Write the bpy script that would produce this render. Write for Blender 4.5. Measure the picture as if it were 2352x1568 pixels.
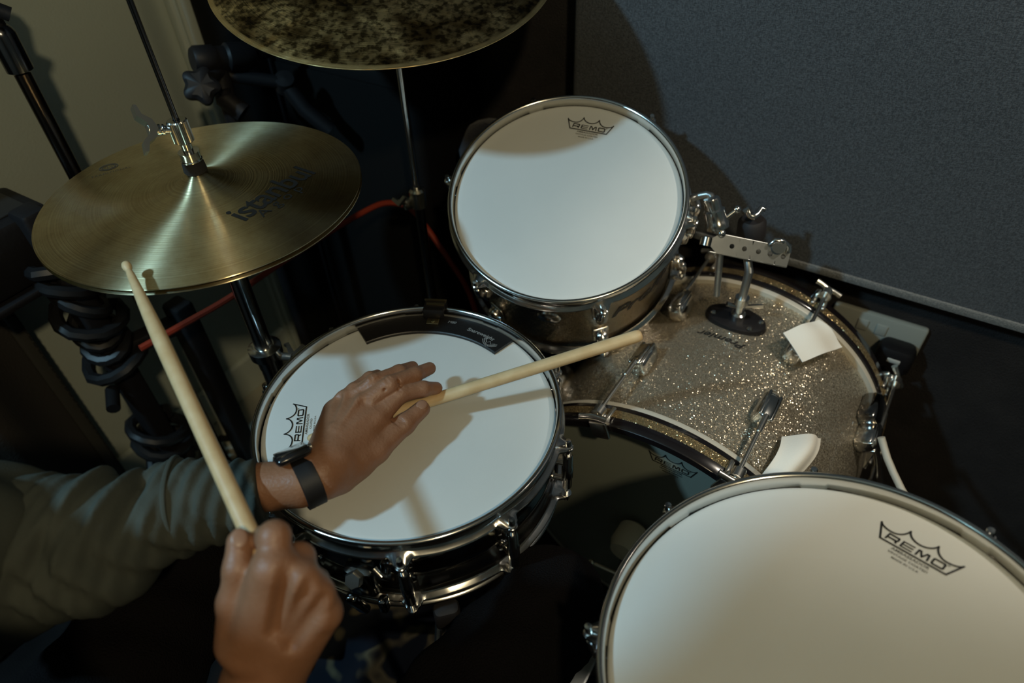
import bpy, bmesh, math, random
import numpy as np
from mathutils import Matrix, Vector
random.seed(7); np.random.seed(7)
S = bpy.context.scene
COL = S.collection
for o in list(bpy.data.objects): bpy.data.objects.remove(o)

# ------------------------------------------------------------------ camera
FPX = 1568.0; CX, CY = 1176.0, 784.0; CAMH = 1.234
u_ = np.array([-.0325, .728, .685]); u_ /= np.linalg.norm(u_)
v_ = np.array([0, 0, -1.]); v_ -= v_ @ u_ * u_; v_ /= np.linalg.norm(v_)
RM = np.array([np.cross(v_, u_), v_, u_])          # camera axes -> world
EYE = np.array([0, 0, CAMH])
cam = bpy.data.cameras.new('camera'); camo = bpy.data.objects.new('camera', cam); COL.objects.link(camo)
cam.sensor_width = 36.0; cam.lens = 24.0; cam.clip_start = .02
M = np.eye(4); M[:3, :3] = RM; M[:3, 3] = EYE
camo.matrix_world = Matrix(M.tolist())
cam.dof.use_dof = True; cam.dof.focus_distance = .82; cam.dof.aperture_fstop = 3.2
S.camera = camo

# ------------------------------------------------------------------ world, lights, exposure
W = bpy.data.worlds.new('world'); S.world = W; W.use_nodes = True
W.node_tree.nodes['Background'].inputs[0].default_value = (.62, .55, .47, 1)
W.node_tree.nodes['Background'].inputs[1].default_value = .018
def lamp(name, loc, target, size, power, color, spot=None):
    if spot:
        l = bpy.data.lights.new(name, 'SPOT'); l.spot_size = math.radians(spot); l.spot_blend = .5; l.shadow_soft_size = size
    else:
        l = bpy.data.lights.new(name, 'AREA'); l.shape = 'DISK'; l.size = size
    l.energy = power; l.color = color
    o = bpy.data.objects.new(name, l); COL.objects.link(o); o.location = loc
    o.rotation_euler = (Vector(target) - Vector(loc)).to_track_quat('-Z', 'Y').to_euler()
    return o
lamp('cool_ceiling_lamp', (-1.33, -.10, 2.10), (0, .7, .6), .11, 17.0, (.44, .78, 1.0))
lamp('warm_ceiling_lamp', (.30, -.75, 2.15), (-.1, .8, .5), .10, 9.0, (1.0, .82, .50))
lamp('warm_side_spot', (.98, .44, 1.75), (.50, .66, .4), .05, 22.0, (1.0, .90, .74), spot=47)
S.view_settings.view_transform = 'Standard'; S.view_settings.look = 'None'
S.view_settings.gamma = 1.0; S.view_settings.use_curve_mapping = False
S.view_settings.exposure = 0.2

# ------------------------------------------------------------------ geometry helpers
def ray(px, py): return RM @ np.array([(px - CX) / FPX, -(py - CY) / FPX, -1.])
def P(px, py, dep): return EYE + ray(px, py) * dep
def Z(px, py, z):
    d = ray(px, py); return EYE + d * (z - CAMH) / d[2]
def V(*a): return np.array(a, float)
def unit(a): a = np.asarray(a, float); return a / np.linalg.norm(a)
def frame(n, xh=(1, 0, 0)):
    n = unit(n); x = np.array(xh, float)
    if abs(x @ n) > .95: x = np.array([0, 1., 0])
    x = unit(x - x @ n * n); return np.array([x, np.cross(n, x), n]).T       # columns
class MB:
    def __init__(s): s.v = []; s.f = []; s.n = 0
    def add(s, v, f):
        s.v.append(np.asarray(v, float)); s.f += [tuple(i + s.n for i in q) for q in f]; s.n += len(v); return s
    def box(s, c, size, R=np.eye(3), bev=0.0):
        hx, hy, hz = [q / 2 for q in size]
        if bev <= 0:
            v = np.array([[x, y, z] for x in (-hx, hx) for y in (-hy, hy) for z in (-hz, hz)])
            f = [(0, 1, 3, 2), (4, 6, 7, 5), (0, 4, 5, 1), (2, 3, 7, 6), (0, 2, 6, 4), (1, 5, 7, 3)]
        else:
            b = min(bev, hx * .98, hy * .98, hz * .98); v = []
            prof = [(hz, b), (hz - b * .3, b * .3), (hz - b, 0), (-hz + b, 0), (-hz + b * .3, b * .3), (-hz, b)]
            for z, ins in prof:
                X, Y = hx - ins, hy - ins; r = max(b - ins * .2, b * .6)
                r = min(r, X, Y)
                for cx_, cy_, a0 in ((X - r, Y - r, 0), (-X + r, Y - r, 90), (-X + r, -Y + r, 180), (X - r, -Y + r, 270)):
                    for k in range(4):
                        a = math.radians(a0 + k * 30); v.append((cx_ + r * math.cos(a), cy_ + r * math.sin(a), z))
            n = 16; f = []
            for i in range(5):
                for j in range(n):
                    a, b2 = i * n + j, i * n + (j + 1) % n; f.append((a, a + n, b2 + n, b2))
            f.append(tuple(range(n))); f.append(tuple(reversed(range(5 * n, 6 * n)))); v = np.array(v)
        return s.add(np.asarray(v) @ np.asarray(R).T + np.asarray(c), f)
    def tube(s, pts, r, n=12, cap=True):
        pts = np.array(pts, float); m = len(pts)
        rr = np.full(m, r) if np.isscalar(r) else np.array(r, float)
        T = np.gradient(pts, axis=0); T /= np.linalg.norm(T, axis=1)[:, None] + 1e-12
        x = unit(np.cross(T[0], [0.31, .2, .93])); v = []
        a = np.arange(n) * 2 * math.pi / n
        for i in range(m):
            x = x - x @ T[i] * T[i]; x /= np.linalg.norm(x); y = np.cross(T[i], x)
            v.append(pts[i] + rr[i] * (np.cos(a)[:, None] * x + np.sin(a)[:, None] * y))
        f = [(i * n + j, i * n + (j + 1) % n, (i + 1) * n + (j + 1) % n, (i + 1) * n + j) for i in range(m - 1) for j in range(n)]
        if cap: f += [tuple(reversed(range(n))), tuple(range((m - 1) * n, m * n))]
        return s.add(np.concatenate(v), f)
    def lathe(s, prof, c=(0, 0, 0), R=np.eye(3), n=48, mod=None, closed=False, arc=None):
        v = []; m = len(prof)
        A = np.arange(n) * 2 * math.pi / n if arc is None else np.linspace(arc[0], arc[1], n)
        for a in A:
            for i, (r, z) in enumerate(prof):
                if mod: r, z = mod(a, i, r, z)
                v.append((r * math.cos(a), r * math.sin(a), z))
        f = []; K = n if arc is None else n - 1
        for j in range(K):
            k = (j + 1) % n
            for i in range(m if closed else m - 1):
                i2 = (i + 1) % m
                f.append((j * m + i, k * m + i, k * m + i2, j * m + i2))
        if arc is not None and closed:
            f += [tuple(range(m)), tuple(reversed(range((n - 1) * m, n * m)))]
        return s.add(np.array(v) @ np.asarray(R).T + np.asarray(c), f)
    def ball(s, c, r, n=14, sc=(1, 1, 1), R=np.eye(3)):
        pr = [(max(1e-5, r * math.cos(t)), r * math.sin(t)) for t in np.linspace(-math.pi / 2, math.pi / 2, n // 2 + 1)]
        return s.lathe(pr, c, np.asarray(R) @ np.diag(sc), n)
    def prism(s, poly, h, c=(0, 0, 0), R=np.eye(3)):
        n = len(poly); v = [(x, y, -h / 2) for x, y in poly] + [(x, y, h / 2) for x, y in poly]
        f = [tuple(reversed(range(n))), tuple(range(n, 2 * n))] + [(i, (i + 1) % n, n + (i + 1) % n, n + i) for i in range(n)]
        return s.add(np.array(v) @ np.asarray(R).T + np.asarray(c), f)
    def build(s, name, mat, parent=None, smooth=40, origin=None):
        me = bpy.data.meshes.new(name); v = np.concatenate(s.v)
        o = bpy.data.objects.new(name, me); COL.objects.link(o)
        if parent is not None: org = np.array(parent['_o']); o.parent = parent
        else: org = np.zeros(3) if origin is None else np.array(origin, float)
        if parent is None: o.location = org.tolist()
        me.from_pydata((v - org).tolist(), [], s.f)
        me.validate(); me.update()
        if smooth:
            me.polygons.foreach_set('use_smooth', [True] * len(me.polygons)); me.set_sharp_from_angle(angle=math.radians(smooth))
        if mat: me.materials.append(mat)
        o['_o'] = org.tolist()
        return o
def sub(o, parent):                                   # a sub-part: same origin as its grandparent thing
    return o
def tag(o, label=None, cat=None, group=None, kind=None):
    if label: o['label'] = label
    if cat: o['category'] = cat
    if group: o['group'] = group
    if kind: o['kind'] = kind
    return o
def thing(name, loc, label, cat, group=None):
    o = bpy.data.objects.new(name, None); COL.objects.link(o); o.location = [float(q) for q in loc]
    o.empty_display_size = .05; o['_o'] = [float(q) for q in loc]; return tag(o, label, cat, group)
def child(mb, name, mat, part, smooth=40):            # mesh under a part (part origin is the thing origin already)
    o = mb.build(name, mat, part, smooth); return o

# ------------------------------------------------------------------ materials
def mat(name, base, rough=.5, metal=0.0, **k):
    m = bpy.data.materials.new(name); m.use_nodes = True; nt = m.node_tree; b = nt.nodes['Principled BSDF']
    b.inputs['Base Color'].default_value = (*base, 1); b.inputs['Roughness'].default_value = rough
    b.inputs['Metallic'].default_value = metal
    if 'spec' in k: b.inputs['Specular IOR Level'].default_value = k['spec']
    if 'coat' in k: b.inputs['Coat Weight'].default_value = k['coat']; b.inputs['Coat Roughness'].default_value = .08
    if 'sheen' in k: b.inputs['Sheen Weight'].default_value = k['sheen']
    if 'sss' in k:
        b.inputs['Subsurface Weight'].default_value = k['sss']; b.inputs['Subsurface Radius'].default_value = (1, .35, .18); b.inputs['Subsurface Scale'].default_value = .006
    if 'aniso' in k:
        b.inputs['Anisotropic'].default_value = k['aniso']; b.inputs['Anisotropic Rotation'].default_value = .25
        t = nt.nodes.new('ShaderNodeTangent'); t.direction_type = 'RADIAL'; t.axis = 'Z'; nt.links.new(t.outputs[0], b.inputs['Tangent'])
    tc = nt.nodes.new('ShaderNodeTexCoord'); out = tc.outputs['Object']
    if 'var' in k:       # (scale, amount, colour2[, detail])
        sc, lo, c2 = k['var'][:3]
        n = nt.nodes.new('ShaderNodeTexNoise'); n.inputs['Scale'].default_value = sc; n.inputs['Detail'].default_value = 5
        if 'varmap' in k:
            mp = nt.nodes.new('ShaderNodeMapping'); mp.inputs['Scale'].default_value = k['varmap']; nt.links.new(out, mp.inputs[0]); nt.links.new(mp.outputs[0], n.inputs['Vector'])
        else: nt.links.new(out, n.inputs['Vector'])
        r = nt.nodes.new('ShaderNodeValToRGB'); r.color_ramp.elements[0].position = lo; r.color_ramp.elements[1].position = 1 - lo
        r.color_ramp.elements[0].color = (*base, 1); r.color_ramp.elements[1].color = (*c2, 1)
        nt.links.new(n.outputs['Fac'], r.inputs[0]); nt.links.new(r.outputs[0], b.inputs['Base Color'])
    if 'bump' in k:      # (scale, strength, distance)
        sc, st, di = k['bump']
        n = nt.nodes.new('ShaderNodeTexNoise'); n.inputs['Scale'].default_value = sc; n.inputs['Detail'].default_value = 3
        nt.links.new(out, n.inputs['Vector'])
        bp = nt.nodes.new('ShaderNodeBump'); bp.inputs['Strength'].default_value = st; bp.inputs['Distance'].default_value = di
        nt.links.new(n.outputs['Fac'], bp.inputs['Height']); nt.links.new(bp.outputs[0], b.inputs['Normal'])
    return m
CHROME = mat('chrome', (.72, .71, .68), .17, 1)
NICKEL = mat('black_nickel', (.22, .215, .21), .15, 1, bump=(25, .25, .002))
STEEL = mat('brushed_steel', (.42, .43, .42), .38, 1, bump=(60, .2, .001))
DARKTUBE = mat('dark_chrome_tube', (.14, .14, .15), .2, 1)
BLACK = mat('black_plastic', (.010, .009, .010), .5, spec=.3)
CASEM = mat('matt_black_cabinet', (.005, .0048, .005), .7, spec=.12)
SATIN = mat('satin_chrome_rod', (.78, .76, .70), .27, 1)
BLACKM = mat('black_powdercoat', (.010, .009, .010), .55, spec=.25, bump=(200, .3, .001))
RUBBER = mat('black_rubber', (.013, .011, .012), .65)
FELT = mat('black_felt', (.012, .01, .011), .95, bump=(900, .6, .001))
HEADM = mat('coated_drumhead', (.66, .68, .665), .55, spec=.35, var=(9, .2, (.72, .735, .715)), bump=(1400, .22, .0004))
FILM = mat('drumhead_film', (.10, .105, .10), .28, coat=.3)
FLESH = mat('aluminium_flesh_hoop', (.66, .63, .54), .4, .2)
LACQ = mat('black_lacquered_wood', (.010, .008, .009), .18, coat=.6)
INK = mat('black_print', (.012, .012, .012), .5)
GREYINK = mat('grey_print', (.10, .10, .09), .6)
WHITEINK = mat('pale_print', (.30, .31, .31), .5)
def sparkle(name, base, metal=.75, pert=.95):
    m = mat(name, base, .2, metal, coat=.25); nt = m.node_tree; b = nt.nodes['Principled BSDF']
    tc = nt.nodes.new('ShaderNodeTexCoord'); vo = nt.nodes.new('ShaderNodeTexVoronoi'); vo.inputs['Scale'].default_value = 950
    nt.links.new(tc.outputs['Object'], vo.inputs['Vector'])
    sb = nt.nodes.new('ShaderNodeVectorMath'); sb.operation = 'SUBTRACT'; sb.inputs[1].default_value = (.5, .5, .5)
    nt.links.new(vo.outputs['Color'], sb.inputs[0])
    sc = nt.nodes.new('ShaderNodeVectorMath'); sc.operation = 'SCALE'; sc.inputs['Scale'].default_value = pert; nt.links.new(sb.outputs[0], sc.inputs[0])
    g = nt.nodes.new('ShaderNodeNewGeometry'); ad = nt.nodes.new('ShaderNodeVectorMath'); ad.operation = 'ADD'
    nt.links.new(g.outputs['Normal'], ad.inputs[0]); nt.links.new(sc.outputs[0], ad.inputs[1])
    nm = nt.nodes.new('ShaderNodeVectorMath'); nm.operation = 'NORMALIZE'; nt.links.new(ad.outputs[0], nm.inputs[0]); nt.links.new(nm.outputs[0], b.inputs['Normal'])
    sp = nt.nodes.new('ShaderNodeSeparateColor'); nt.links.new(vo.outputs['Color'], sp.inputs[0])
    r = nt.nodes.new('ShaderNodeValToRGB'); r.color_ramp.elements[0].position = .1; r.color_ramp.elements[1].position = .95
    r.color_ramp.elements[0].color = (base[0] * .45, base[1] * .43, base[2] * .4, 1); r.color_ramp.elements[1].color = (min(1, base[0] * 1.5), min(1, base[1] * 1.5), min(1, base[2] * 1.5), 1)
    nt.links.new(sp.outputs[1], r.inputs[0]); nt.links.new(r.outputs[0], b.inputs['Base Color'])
    return m
SPARK = sparkle('champagne_sparkle_wrap', (.60, .53, .41))
SPARKT = sparkle('champagne_sparkle_shaded_tom', (.46, .38, .27), 1.0, .60)  # same wrap, darker: the rack tom shell's shade is put into its colour
SPARKG = sparkle('gold_sparkle_inlay', (.50, .38, .20))
def cymbal_mat(name, base, c2, aniso, rough, rings=True, hammered=False):
    m = mat(name, base, rough, 1, aniso=aniso); nt = m.node_tree; b = nt.nodes['Principled BSDF']
    tc = nt.nodes.new('ShaderNodeTexCoord')
    sx = nt.nodes.new('ShaderNodeSeparateXYZ'); nt.links.new(tc.outputs['Object'], sx.inputs[0])
    cx = nt.nodes.new('ShaderNodeCombineXYZ'); nt.links.new(sx.outputs[0], cx.inputs[0]); nt.links.new(sx.outputs[1], cx.inputs[1])
    ln = nt.nodes.new('ShaderNodeVectorMath'); ln.operation = 'LENGTH'; nt.links.new(cx.outputs[0], ln.inputs[0])
    n1 = nt.nodes.new('ShaderNodeTexNoise'); n1.inputs['Scale'].default_value = 22; n1.inputs['Detail'].default_value = 10; n1.inputs['Roughness'].default_value = .68
    nt.links.new(tc.outputs['Object'], n1.inputs['Vector'])
    n2 = nt.nodes.new('ShaderNodeTexNoise'); n2.noise_dimensions = '1D'; n2.inputs['Scale'].default_value = 420; n2.inputs['Detail'].default_value = 2
    nt.links.new(ln.outputs['Value'], n2.inputs['W'])
    r = nt.nodes.new('ShaderNodeValToRGB'); r.color_ramp.elements[0].position = .36; r.color_ramp.elements[1].position = .62
    r.color_ramp.elements[0].color = (*base, 1); r.color_ramp.elements[1].color = (*c2, 1)
    add = nt.nodes.new('ShaderNodeMix'); add.inputs[0].default_value = .25
    nt.links.new(n1.outputs['Fac'], add.inputs[2]); nt.links.new(n2.outputs['Fac'], add.inputs[3])
    nt.links.new(add.outputs[0], r.inputs[0])
    bp = nt.nodes.new('ShaderNodeBump'); bp.inputs['Strength'].default_value = .6; bp.inputs['Distance'].default_value = .0004
    nt.links.new(n2.outputs['Fac'], bp.inputs['Height'])
    last = bp
    if hammered:
        vo = nt.nodes.new('ShaderNodeTexVoronoi'); vo.inputs['Scale'].default_value = 62; vo.feature = 'SMOOTH_F1'; nt.links.new(tc.outputs['Object'], vo.inputs['Vector'])
        b2 = nt.nodes.new('ShaderNodeBump'); b2.inputs['Strength'].default_value = .55; b2.inputs['Distance'].default_value = .004
        nt.links.new(vo.outputs['Distance'], b2.inputs['Height']); nt.links.new(bp.outputs[0], b2.inputs['Normal']); last = b2
        n3 = nt.nodes.new('ShaderNodeTexNoise'); n3.inputs['Scale'].default_value = 130; n3.inputs['Detail'].default_value = 5; nt.links.new(tc.outputs['Object'], n3.inputs['Vector'])
        r3 = nt.nodes.new('ShaderNodeValToRGB'); r3.color_ramp.elements[0].position = .40; r3.color_ramp.elements[1].position = .58
        r3.color_ramp.elements[0].color = (.20, .19, .17, 1); r3.color_ramp.elements[1].color = (1, 1, 1, 1); nt.links.new(n3.outputs['Fac'], r3.inputs[0])
        n4 = nt.nodes.new('ShaderNodeTexNoise'); n4.inputs['Scale'].default_value = 22; nt.links.new(tc.outputs['Object'], n4.inputs['Vector'])
        r4 = nt.nodes.new('ShaderNodeValToRGB'); r4.color_ramp.elements[0].position = .4; r4.color_ramp.elements[1].position = .62
        r4.color_ramp.elements[0].color = (.22, .20, .17, 1); r4.color_ramp.elements[1].color = (1, 1, 1, 1); nt.links.new(n4.outputs['Fac'], r4.inputs[0])
        # bare bright band along the very edge
        rr = nt.nodes.new('ShaderNodeMapRange'); rr.inputs['From Min'].default_value = .2215; rr.inputs['From Max'].default_value = .2235; nt.links.new(ln.outputs['Value'], rr.inputs[0])
        mx = nt.nodes.new('ShaderNodeMix'); mx.data_type = 'RGBA'; mx.blend_type = 'MULTIPLY'; mx.inputs[0].default_value = 1
        nt.links.new(r3.outputs[0], mx.inputs[6]); nt.links.new(r4.outputs[0], mx.inputs[7])
        m1 = nt.nodes.new('ShaderNodeMix'); m1.data_type = 'RGBA'; nt.links.new(rr.outputs[0], m1.inputs[0]); nt.links.new(mx.outputs[2], m1.inputs[6]); m1.inputs[7].default_value = (1, 1, 1, 1)
        m2 = nt.nodes.new('ShaderNodeMix'); m2.data_type = 'RGBA'; m2.blend_type = 'MULTIPLY'; m2.inputs[0].default_value = 1
        nt.links.new(m1.outputs[2], m2.inputs[6]); nt.links.new(r.outputs[0], m2.inputs[7]); nt.links.new(m2.outputs[2], b.inputs['Base Color'])
    else: nt.links.new(r.outputs[0], b.inputs['Base Color'])
    nt.links.new(last.outputs[0], b.inputs['Normal'])
    return m
HATM = cymbal_mat('lathed_bronze', (.72, .57, .31), (1.0, .88, .58), .95, .30)
RIDEM = cymbal_mat('hammered_patina_bronze', (.88, .60, .26), (1.0, .76, .38), .25, .36, hammered=True)
WALLM = mat('pale_painted_plaster', (.40, .44, .38), .85, var=(3, .25, (.45, .49, .42)), bump=(260, .25, .002))
TRIMM = mat('pale_gloss_paint', (.50, .54, .47), .45)
CARPETM = mat('dark_carpeted_wall', (.024, .022, .022), .95, spec=.15, var=(16, .25, (.038, .034, .033)), bump=(420, .8, .004))
def fabric(name, c1, c2, sc):
    m = mat(name, c1, .92, 0, sheen=.15); nt = m.node_tree; b = nt.nodes['Principled BSDF']
    tc = nt.nodes.new('ShaderNodeTexCoord'); n = nt.nodes.new('ShaderNodeTexNoise'); n.inputs['Scale'].default_value = sc; n.inputs['Detail'].default_value = 3
    mp = nt.nodes.new('ShaderNodeMapping'); mp.inputs['Scale'].default_value = (1, 1, .35); nt.links.new(tc.outputs['Object'], mp.inputs[0]); nt.links.new(mp.outputs[0], n.inputs['Vector'])
    n2 = nt.nodes.new('ShaderNodeTexNoise'); n2.inputs['Scale'].default_value = sc; n2.inputs['Detail'].default_value = 3
    mp2 = nt.nodes.new('ShaderNodeMapping'); mp2.inputs['Scale'].default_value = (.35, .35, 1); nt.links.new(tc.outputs['Object'], mp2.inputs[0]); nt.links.new(mp2.outputs[0], n2.inputs['Vector'])
    mu = nt.nodes.new('ShaderNodeMath'); mu.operation = 'ADD'; nt.links.new(n.outputs['Fac'], mu.inputs[0]); nt.links.new(n2.outputs['Fac'], mu.inputs[1])
    r = nt.nodes.new('ShaderNodeMapRange'); r.inputs['From Min'].default_value = .8; r.inputs['From Max'].default_value = 1.2; nt.links.new(mu.outputs[0], r.inputs[0])
    mx = nt.nodes.new('ShaderNodeMix'); mx.data_type = 'RGBA'; mx.inputs[6].default_value = (*c1, 1); mx.inputs[7].default_value = (*c2, 1)
    nt.links.new(r.outputs[0], mx.inputs[0]); nt.links.new(mx.outputs[2], b.inputs['Base Color'])
    bp = nt.nodes.new('ShaderNodeBump'); bp.inputs['Strength'].default_value = .6; bp.inputs['Distance'].default_value = .002
    nt.links.new(mu.outputs[0], bp.inputs['Height']); nt.links.new(bp.outputs[0], b.inputs['Normal'])
    return m
PANELM = fabric('grey_woven_fabric', (.042, .046, .053), (.105, .114, .126), 700)
SKIN = mat('skin', (.27, .125, .065), .48, sss=.10, var=(38, .3, (.33, .16, .09)), bump=(330, .45, .0012))
NAIL = mat('nail', (.33, .175, .11), .38)
SHIRT = mat('olive_grey_cotton', (.056, .062, .052), .95, spec=.2, var=(30, .3, (.074, .081, .068)), bump=(800, .4, .001))
TROUSER = mat('black_fleece', (.007, .006, .0065), .98, spec=.08, bump=(500, .9, .004))
HAIR = mat('dark_hair', (.012, .009, .008), .7, spec=.2, bump=(140, 1.0, .006))
def wood(name, c1, c2):
    return mat(name, c1, .48, var=(60, .3, c2), bump=(300, .15, .0005))
WOOD = wood('pale_hickory', (.62, .43, .22), (.72, .54, .31))
PAPER = mat('white_gauze_tape', (.88, .87, .81), .8, bump=(500, .3, .001))
RED = mat('red_rubber', (.26, .028, .010), .5)
NAVY = fabric('navy_nylon', (.005, .006, .012), (.009, .011, .022), 500)
CURTAINM = mat('dark_brown_curtain', (.030, .026, .022), .9, bump=(300, .5, .002))
SOCKETM = mat('white_socket_plastic', (.34, .35, .31), .4)
CABLEM = mat('cream_cable', (.50, .46, .38), .5)
BEATERM = mat('cream_felt', (.72, .64, .44), .95, bump=(500, .5, .002))
BRASSM = mat('pale_brass', (.65, .55, .32), .3, 1)

# ------------------------------------------------------------------ text and emblem helpers
def text_mesh(s, size, shear=0.0, bold=0.0, sx=1.0, spacing=1.0, res=3):
    c = bpy.data.curves.new('t', 'FONT'); c.body = s; c.size = size; c.align_x = 'CENTER'; c.shear = shear; c.offset = bold * size
    c.space_character = spacing; c.resolution_u = res
    o = bpy.data.objects.new('t', c); COL.objects.link(o); bpy.context.view_layer.update()
    me = bpy.data.meshes.new_from_object(o); bm = bmesh.new(); bm.from_mesh(me)
    bmesh.ops.triangulate(bm, faces=bm.faces[:])
    v = np.array([[q.co.x * sx, q.co.y] for q in bm.verts]) if len(bm.verts) else np.zeros((0, 2))
    f = [tuple(q.index for q in p.verts) for p in bm.faces]
    bm.free(); bpy.data.objects.remove(o); bpy.data.curves.remove(c); bpy.data.meshes.remove(me)
    return v, f
def stroke(pts, w):                                   # flat 2-D ribbon
    pts = np.array(pts, float); T = np.gradient(pts, axis=0); T /= np.linalg.norm(T, axis=1)[:, None]
    N = np.c_[-T[:, 1], T[:, 0]] * w / 2; n = len(pts)
    return np.r_[pts + N, pts - N], [(i, i + 1, n + i + 1, n + i) for i in range(n - 1)]
def put(mb, vf, fn): mb.add(np.array([fn(x, y) for x, y in vf[0]]), vf[1])
def crown(mb, fn, lines=('AMBASSADOR', 'VINTAGE COATED', 'MADE IN U.S.A.'), word='REMO', mb2=None):
    def arc(a, b, dip):
        a, b = np.array(a), np.array(b); t = np.linspace(0, 1, 14)[:, None]
        s = t * 2 - 1; s = np.sign(s) * np.sin(np.abs(s) * math.pi / 2); x = (a[0] + b[0]) / 2 + (b[0] - a[0]) / 2 * s; e = np.where(s < 0, a[1], b[1]); y = dip + (e - dip) * (1 - np.sqrt(np.clip(1 - s * s * .96, 0, 1))) / .8; return np.c_[x, np.minimum(y, e)]
    L, p1, p2, Rr, BR, BL = (-.035, .0164), (-.0119, .0223), (.0119, .0223), (.035, .0164), (.028, 0), (-.028, 0)
    w = .0016
    for seg in (arc(L, p1, .0117), arc(p1, p2, .0140), arc(p2, Rr, .0117), [Rr, BR], [BR, BL], [BL, L]):
        seg = np.array(seg, float)
        if len(seg) == 2: seg = seg[0] + (seg[1] - seg[0]) * np.linspace(0, 1, 8)[:, None]
        put(mb, stroke(seg, w), fn)
    for q in (L, p1, p2, Rr, BR, BL):
        a = np.arange(8) * math.pi / 4; put(mb, (np.c_[q[0] + w * .55 * np.cos(a), q[1] + w * .55 * np.sin(a)], [tuple(range(8))]), fn)
    LT = {'R': [[(0, 0), (.07, 1)], [(.07, 1), (.93, 1)], [(.93, 1), (1, .86)], [(1, .86), (.97, .48)], [(.97, .48), (.88, .38)], [(.88, .38), (.05, .38)], [(.78, .38), (.92, 0)]],
          'E': [[(0, 0), (.05, 1)], [(.05, 1), (1, 1)], [(.03, .5), (.96, .5)], [(0, 0), (.95, 0)]],
          'M': [[(0, 0), (.06, 1)], [(.06, 1), (.24, 1)], [(.22, 1), (.5, .12)], [(.5, .12), (.78, 1)], [(.76, 1), (.94, 1)], [(.94, 1), (1, 0)]],
          'O': [[(.02, .1), (.02, .9)], [(.02, .9), (.12, 1)], [(.12, 1), (.88, 1)], [(.88, 1), (.98, .9)], [(.98, .9), (.98, .1)], [(.98, .1), (.88, 0)], [(.88, 0), (.12, 0)], [(.12, 0), (.02, .1)]]}
    x0 = -.0245
    for ch in word:
        for p_, q_ in LT[ch]:
            p_ = np.array(p_) * (.0096, .0060) + (x0, .0030); q_ = np.array(q_) * (.0096, .0060) + (x0, .0030); d_ = (q_ - p_) / np.linalg.norm(q_ - p_)
            wd = .00115 if ch == 'E' and abs(d_[0]) > .9 else .0016
            put(mb, stroke(np.array([p_ - d_ * .0006, (p_ + q_) / 2, q_ + d_ * .0006]), wd), fn)
        x0 += .0130
    v, f = text_mesh('®', .003); v += (.0262, .0085); put(mb, (v, f), fn)
    y = -.0048
    for s, h in zip(lines, (.0040, .0032, .0028)):
        v, f = text_mesh(s, h, sx=1.25, bold=.01); v[:, 1] += y; put(mb2 or mb, (v, f), fn); y -= .0042

# ------------------------------------------------------------------ room
NW = unit([.547, .837, 0]); TW = V(NW[1], -NW[0], 0)          # panel wall: n.x = 1.06 ; TW runs to the right
NL = V(.837, -.547, 0); NL = unit(NL); TL = V(-NL[1], NL[0], 0)  # left wall: NL.x = -1.19 ; TL runs away
RW = np.array([TW, NW, V(0, 0, 1)]).T; RL = np.array([TL, -NL, V(0, 0, 1)]).T
def wpt(t, d, z): return TW * t + NW * d + V(0, 0, z)
def lpt(t, d, z): return TL * t + NL * d + V(0, 0, z)
corner_t = (NL @ TW); 
MB().box(V(.2, .6, -.05), (6, 6, .1)).build('floor', mat('dark_floor_carpet', (.012, .0105, .0105), .95, spec=.08, var=(14, .25, (.020, .018, .0175)), bump=(380, .7, .004)), smooth=0)['kind'] = 'structure'
tL = float((NL * -1.19) @ TW)
def wall(name, c, size, R, m): o = MB().box(c, size, R).build(name, m, smooth=0); o['kind'] = 'structure'; return o
# the corner of the two walls
Aa = np.array([[NW[0], NW[1]], [NL[0], NL[1]]]); cor = np.linalg.solve(Aa, [1.06, -1.19]); COR = V(cor[0], cor[1], 0)
tc_w = float(COR @ TW); tc_l = float(COR @ TL)
wall('wall_back', wpt(tc_w + 1.75, 1.06 + .05, 1.2), (3.5, .1, 2.4), RW, CARPETM)
wall('wall_left', lpt(tc_l - 1.75 + .05, -1.19 - .05, 1.2), (3.5, .1, 2.4), RL, WALLM)
PALE = mat('pale_room_paint', (.42, .40, .34), .85)
wall('wall_front', NW * -1.75 + TW * (tc_w + 1.75) + V(0, 0, 1.2), (3.7, .1, 2.4), RW, PALE)
wall('wall_right', NL * 2.35 + TL * (tc_l - 1.4) + V(0, 0, 1.2), (3.2, .1, 2.4), RL, PALE)
wall('ceiling', V(.3, .2, 2.45), (6, 6, .1), np.eye(3), mat('ceiling_paint', (.45, .44, .40), .9))
te0 = float(V(-.85, .875, 0) @ TL)
# pale floor boards strip under the left wall is light laminate
b = MB().box(lpt((tc_l + te0) / 2, -1.19 + .15, .006), (tc_l - te0, .30, .012), RL, .003).build('trim_1', mat('pale_floor_strip', (.40, .38, .29), .6, var=(8, .2, (.46, .43, .33))), smooth=0); b['kind'] = 'structure'
b = MB().box(lpt(tc_l - 1.75, -1.19 + .008, .06), (3.4, .016, .10), RL, .004).build('baseboard_left', TRIMM, smooth=0); b['kind'] = 'structure'
# door-frame boards on the left wall
t1 = float(V(-.587, 1.277, 0) @ TL); t2 = float(V(-.545, 1.341, 0) @ TL)
b = MB().box(lpt((t1 + t2) / 2 + .012, -1.19 + .010, 1.2), (.075, .020, 2.4), RL, .004).build('trim_2', TRIMM, smooth=30); b['kind'] = 'structure'
b = MB().box(lpt((t1 + t2) / 2 - .005, -1.19 + .026, 1.2), (.026, .012, 2.4), RL, .004).build('trim_3', TRIMM, smooth=30); b['kind'] = 'structure'

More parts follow.
